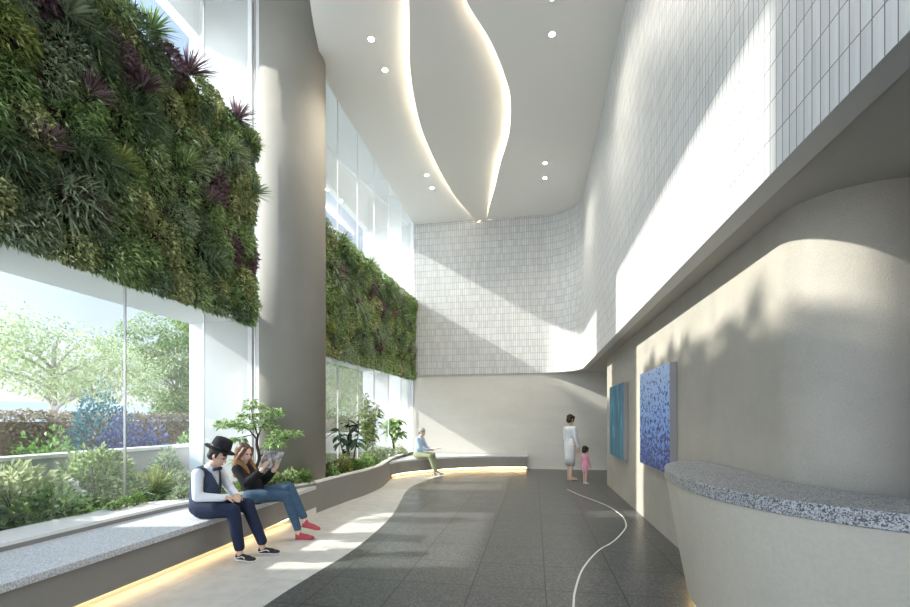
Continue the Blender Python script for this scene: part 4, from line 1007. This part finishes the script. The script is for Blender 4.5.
# ---- standing woman in white, seen from behind, looking to the right; child in pink beside her
def stander(name, label, loc, rz, k, top, skirt_c, hair_c, shoe_c, hem, hair_long, fem=True, bare_leg=True, arm_fw=.05, hk=1.):
    t = thing('person', label, 'person', loc, rz, scale=k)
    bp = [('e', (0, 0, .93), (.11, .155, .12)), ('c', (0, 0, .98), .105, (0, 0, 1.15), .10), ('c', (0, 0, 1.15), .105, (0, 0, 1.28), .11), ('c', (0, -.13, 1.34), .048, (0, .13, 1.34), .048), ('c', (0, 0, 1.34), .05, (.015, 0, 1.47), .045)]
    lg = {s_: [((.0, s_*.08, .88), .082), ((.015+.02*s_, s_*.075, .48), .054), ((-.01+.03*s_, s_*.07, .10), .034), ((.03*s_, s_*.07, .05), .032)] for s_ in (-1, 1)}
    am = {s_: [((0, s_*.155, 1.325), .044), ((-.015+arm_fw*.4, s_*.20, 1.07), .035), ((.03+arm_fw, s_*.215, .84), .026)] for s_ in (-1, 1)}
    for s_ in (-1, 1):
        bp += limb(*lg[s_])+limb(*am[s_])+hand(am[s_][-1][0], (.1, 0, -1), (.3, -s_, 0), .95, .35, -s_)
    hc_ = (.025, 0, 1.56); hr_ = rotm(0, 8, 0)
    hc_ = (.025, 0, 1.56+.11*(hk-1)); bp += head_prims(hc_, hr_, .95*hk); blob('body', bp, .008, skin_pale, t, 3); face(t, hc_, hr_, .95*hk)
    sh_ = [('c', (0, 0, .96), .123, (0, 0, 1.10), .108), ('c', (0, 0, 1.10), .110, (0, 0, 1.28), .120), ('c', (0, -.12, 1.335), .055, (0, .12, 1.335), .055)]
    for s_ in (-1, 1):
        A = am[s_]; sh_ += limb((A[0][0], .060), (A[1][0], .050), (tuple(Vector(A[2][0]).lerp(Vector(A[1][0]), .12)), .040))
    blob('blouse', sh_, .009, top, t, 4)
    bm = bmesh.new(); lathe(bm, [(.108, 1.06), (.138, .93), (.142, .85), (.130, .60), (.124, hem), (.118, hem+.003), (.122, .6), (.13, .9), (.098, 1.05)], 28)
    for v in bm.verts: v.co.y *= 1.12; v.co.x *= .92
    finish(bm, 'skirt', skirt_c, t, True)
    f_ = lambda x, y, z: Vector(hc_)+hr_ @ Vector((x*hk, y*hk, z*hk))
    hp_ = [('e', f_(-.025, 0, .05), (.10*hk, .088*hk, .088*hk), hr_), ('e', f_(-.06, 0, -.02), (.06*hk, .082*hk, .085*hk), hr_), ('c', f_(.05, -.055, .07), .03*hk, f_(.01, -.085, -.04), .022*hk), ('c', f_(.05, .055, .07), .03*hk, f_(.01, .085, -.04), .022*hk)]
    if hair_long: hp_ += [('c', f_(-.07, 0, -.04), .06, f_(-.08, 0, -.12), .045)]
    blob('hair', hp_, .008, hair_c, t, 3)
    for s_ in (-1, 1): shoe('shoe', (lg[s_][-1][0][0]-.005, lg[s_][-1][0][1], .001), (1, s_*.12, 0), shoe_c, shoe_c, t, hgt=.05)
    return t
wc = plain('white_cotton', (.74, .76, .80), .75); wc2 = plain('white_skirt', (.76, .76, .75), .75); brown = plain('brown_hair', (.055, .028, .02), .6)
stander('person', 'standing woman in white blouse and long white skirt near the far wall', (.90, 11.75, 0.003), R(38), .985, wc, wc2, brown, plain('beige_shoe', (.62, .48, .34), .5), .38, False)
pk = plain('pink_cotton', (.72, .33, .44), .8)
stander('person', 'small child in pink dress standing beside the woman in white', (1.20, 11.12, 0.003), R(50), .50, pk, pk, plain('dark_hair', (.02, .014, .012), .6), plain('white_shoe', (.75, .74, .72), .5), .56, False, arm_fw=.12, hk=1.5)

# ---- pale figure on the far bench with a book
fg = thing('person', 'pale figure in light blue top sitting on the far bench', 'person', (-3.22, 12.35, 0), R(-12))
lb = plain('pale_blue_top', (.42, .54, .70), .8); ol = plain('olive_trousers', (.30, .33, .20), .85)
hc = (.12, 0, 1.17); hr = rotm(0, 25, 0); g = lambda x, y, z: Vector(hc)+hr @ Vector((x, y, z))
legs = {-1: [((.02, -.09, .53), .085), ((.42, -.11, .53), .062), ((.43, -.11, .48), .056), ((.56, -.10, .12), .038)], 1: [((.02, .09, .53), .085), ((.42, .08, .54), .062), ((.43, .08, .49), .056), ((.52, .08, .12), .038)]}
arms = {-1: [((.05, -.17, .98), .048), ((.14, -.22, .75), .038), ((.36, -.10, .68), .028)], 1: [((.05, .17, .98), .048), ((.14, .22, .75), .038), ((.36, .10, .68), .028)]}
bp = [('e', (0, 0, .55), (.125, .165, .11)), ('c', (0, 0, .58), .115, (.02, 0, .82), .115), ('c', (.02, 0, .82), .12, (.05, 0, .95), .11), ('c', (.04, -.12, .97), .05, (.04, .12, .97), .05), ('c', (.05, 0, .98), .05, (.09, 0, 1.1), .046)]
for s_ in (-1, 1): bp += limb(*legs[s_])+limb(*arms[s_])+limb((legs[s_][-1][0], .034), (tuple(Vector(legs[s_][-1][0])+Vector((.01, 0, -.07))), .033))+hand(arms[s_][-1][0], (1, -s_*.2, -.05), (0, -s_*.3, 1), .95, .4, s_)
bp += head_prims(hc, hr, .96); blob('body', bp, .008, skin_pale, fg, 3); face(fg, hc, hr, .96)
tp = [('e', (-.005, 0, .55), (.14, .178, .112))]
for s_ in (-1, 1): L = legs[s_]; tp += limb((L[0][0], .096), (L[1][0], .072), (L[2][0], .066), (L[3][0], .048))
blob('trousers', tp, .009, ol, fg, 4)
sh = [('c', (0, 0, .58), .13, (.02, 0, .82), .128), ('c', (.02, 0, .82), .133, (.05, 0, .95), .12), ('c', (.045, -.12, .97), .06, (.045, .12, .97), .06)]
for s_ in (-1, 1): A = arms[s_]; sh += limb((A[0][0], .062), (A[1][0], .05), (tuple(Vector(A[2][0]).lerp(Vector(A[1][0]), .1)), .04))
blob('sweater', sh, .009, lb, fg, 4)
blob('hair', [('e', g(-.025, 0, .05), (.098, .086, .086), hr), ('e', g(-.06, 0, -.01), (.055, .078, .07), hr)], .008, plain('ash_hair', (.36, .33, .30), .7), fg, 2)
for s_ in (-1, 1): a = legs[s_][-1][0]; shoe('shoe', (a[0], a[1], .001), (1, s_*.1, 0), plain('grey_shoe', (.30, .28, .26), .7), white, fg)
bk_ = thing('book', 'thin open book held by the figure on the far bench', 'book', (-3.22+.50, 12.35-.10, .735), R(-12))
boxo('cover', (-.11, .11, -.16, .16, -.012, -.004), plain('book_cover', (.40, .34, .28), .7), bk_); boxo('pages', (-.105, .105, -.155, .155, -.004, .008), plain('book_pages', (.75, .73, .68), .8), bk_, .003)
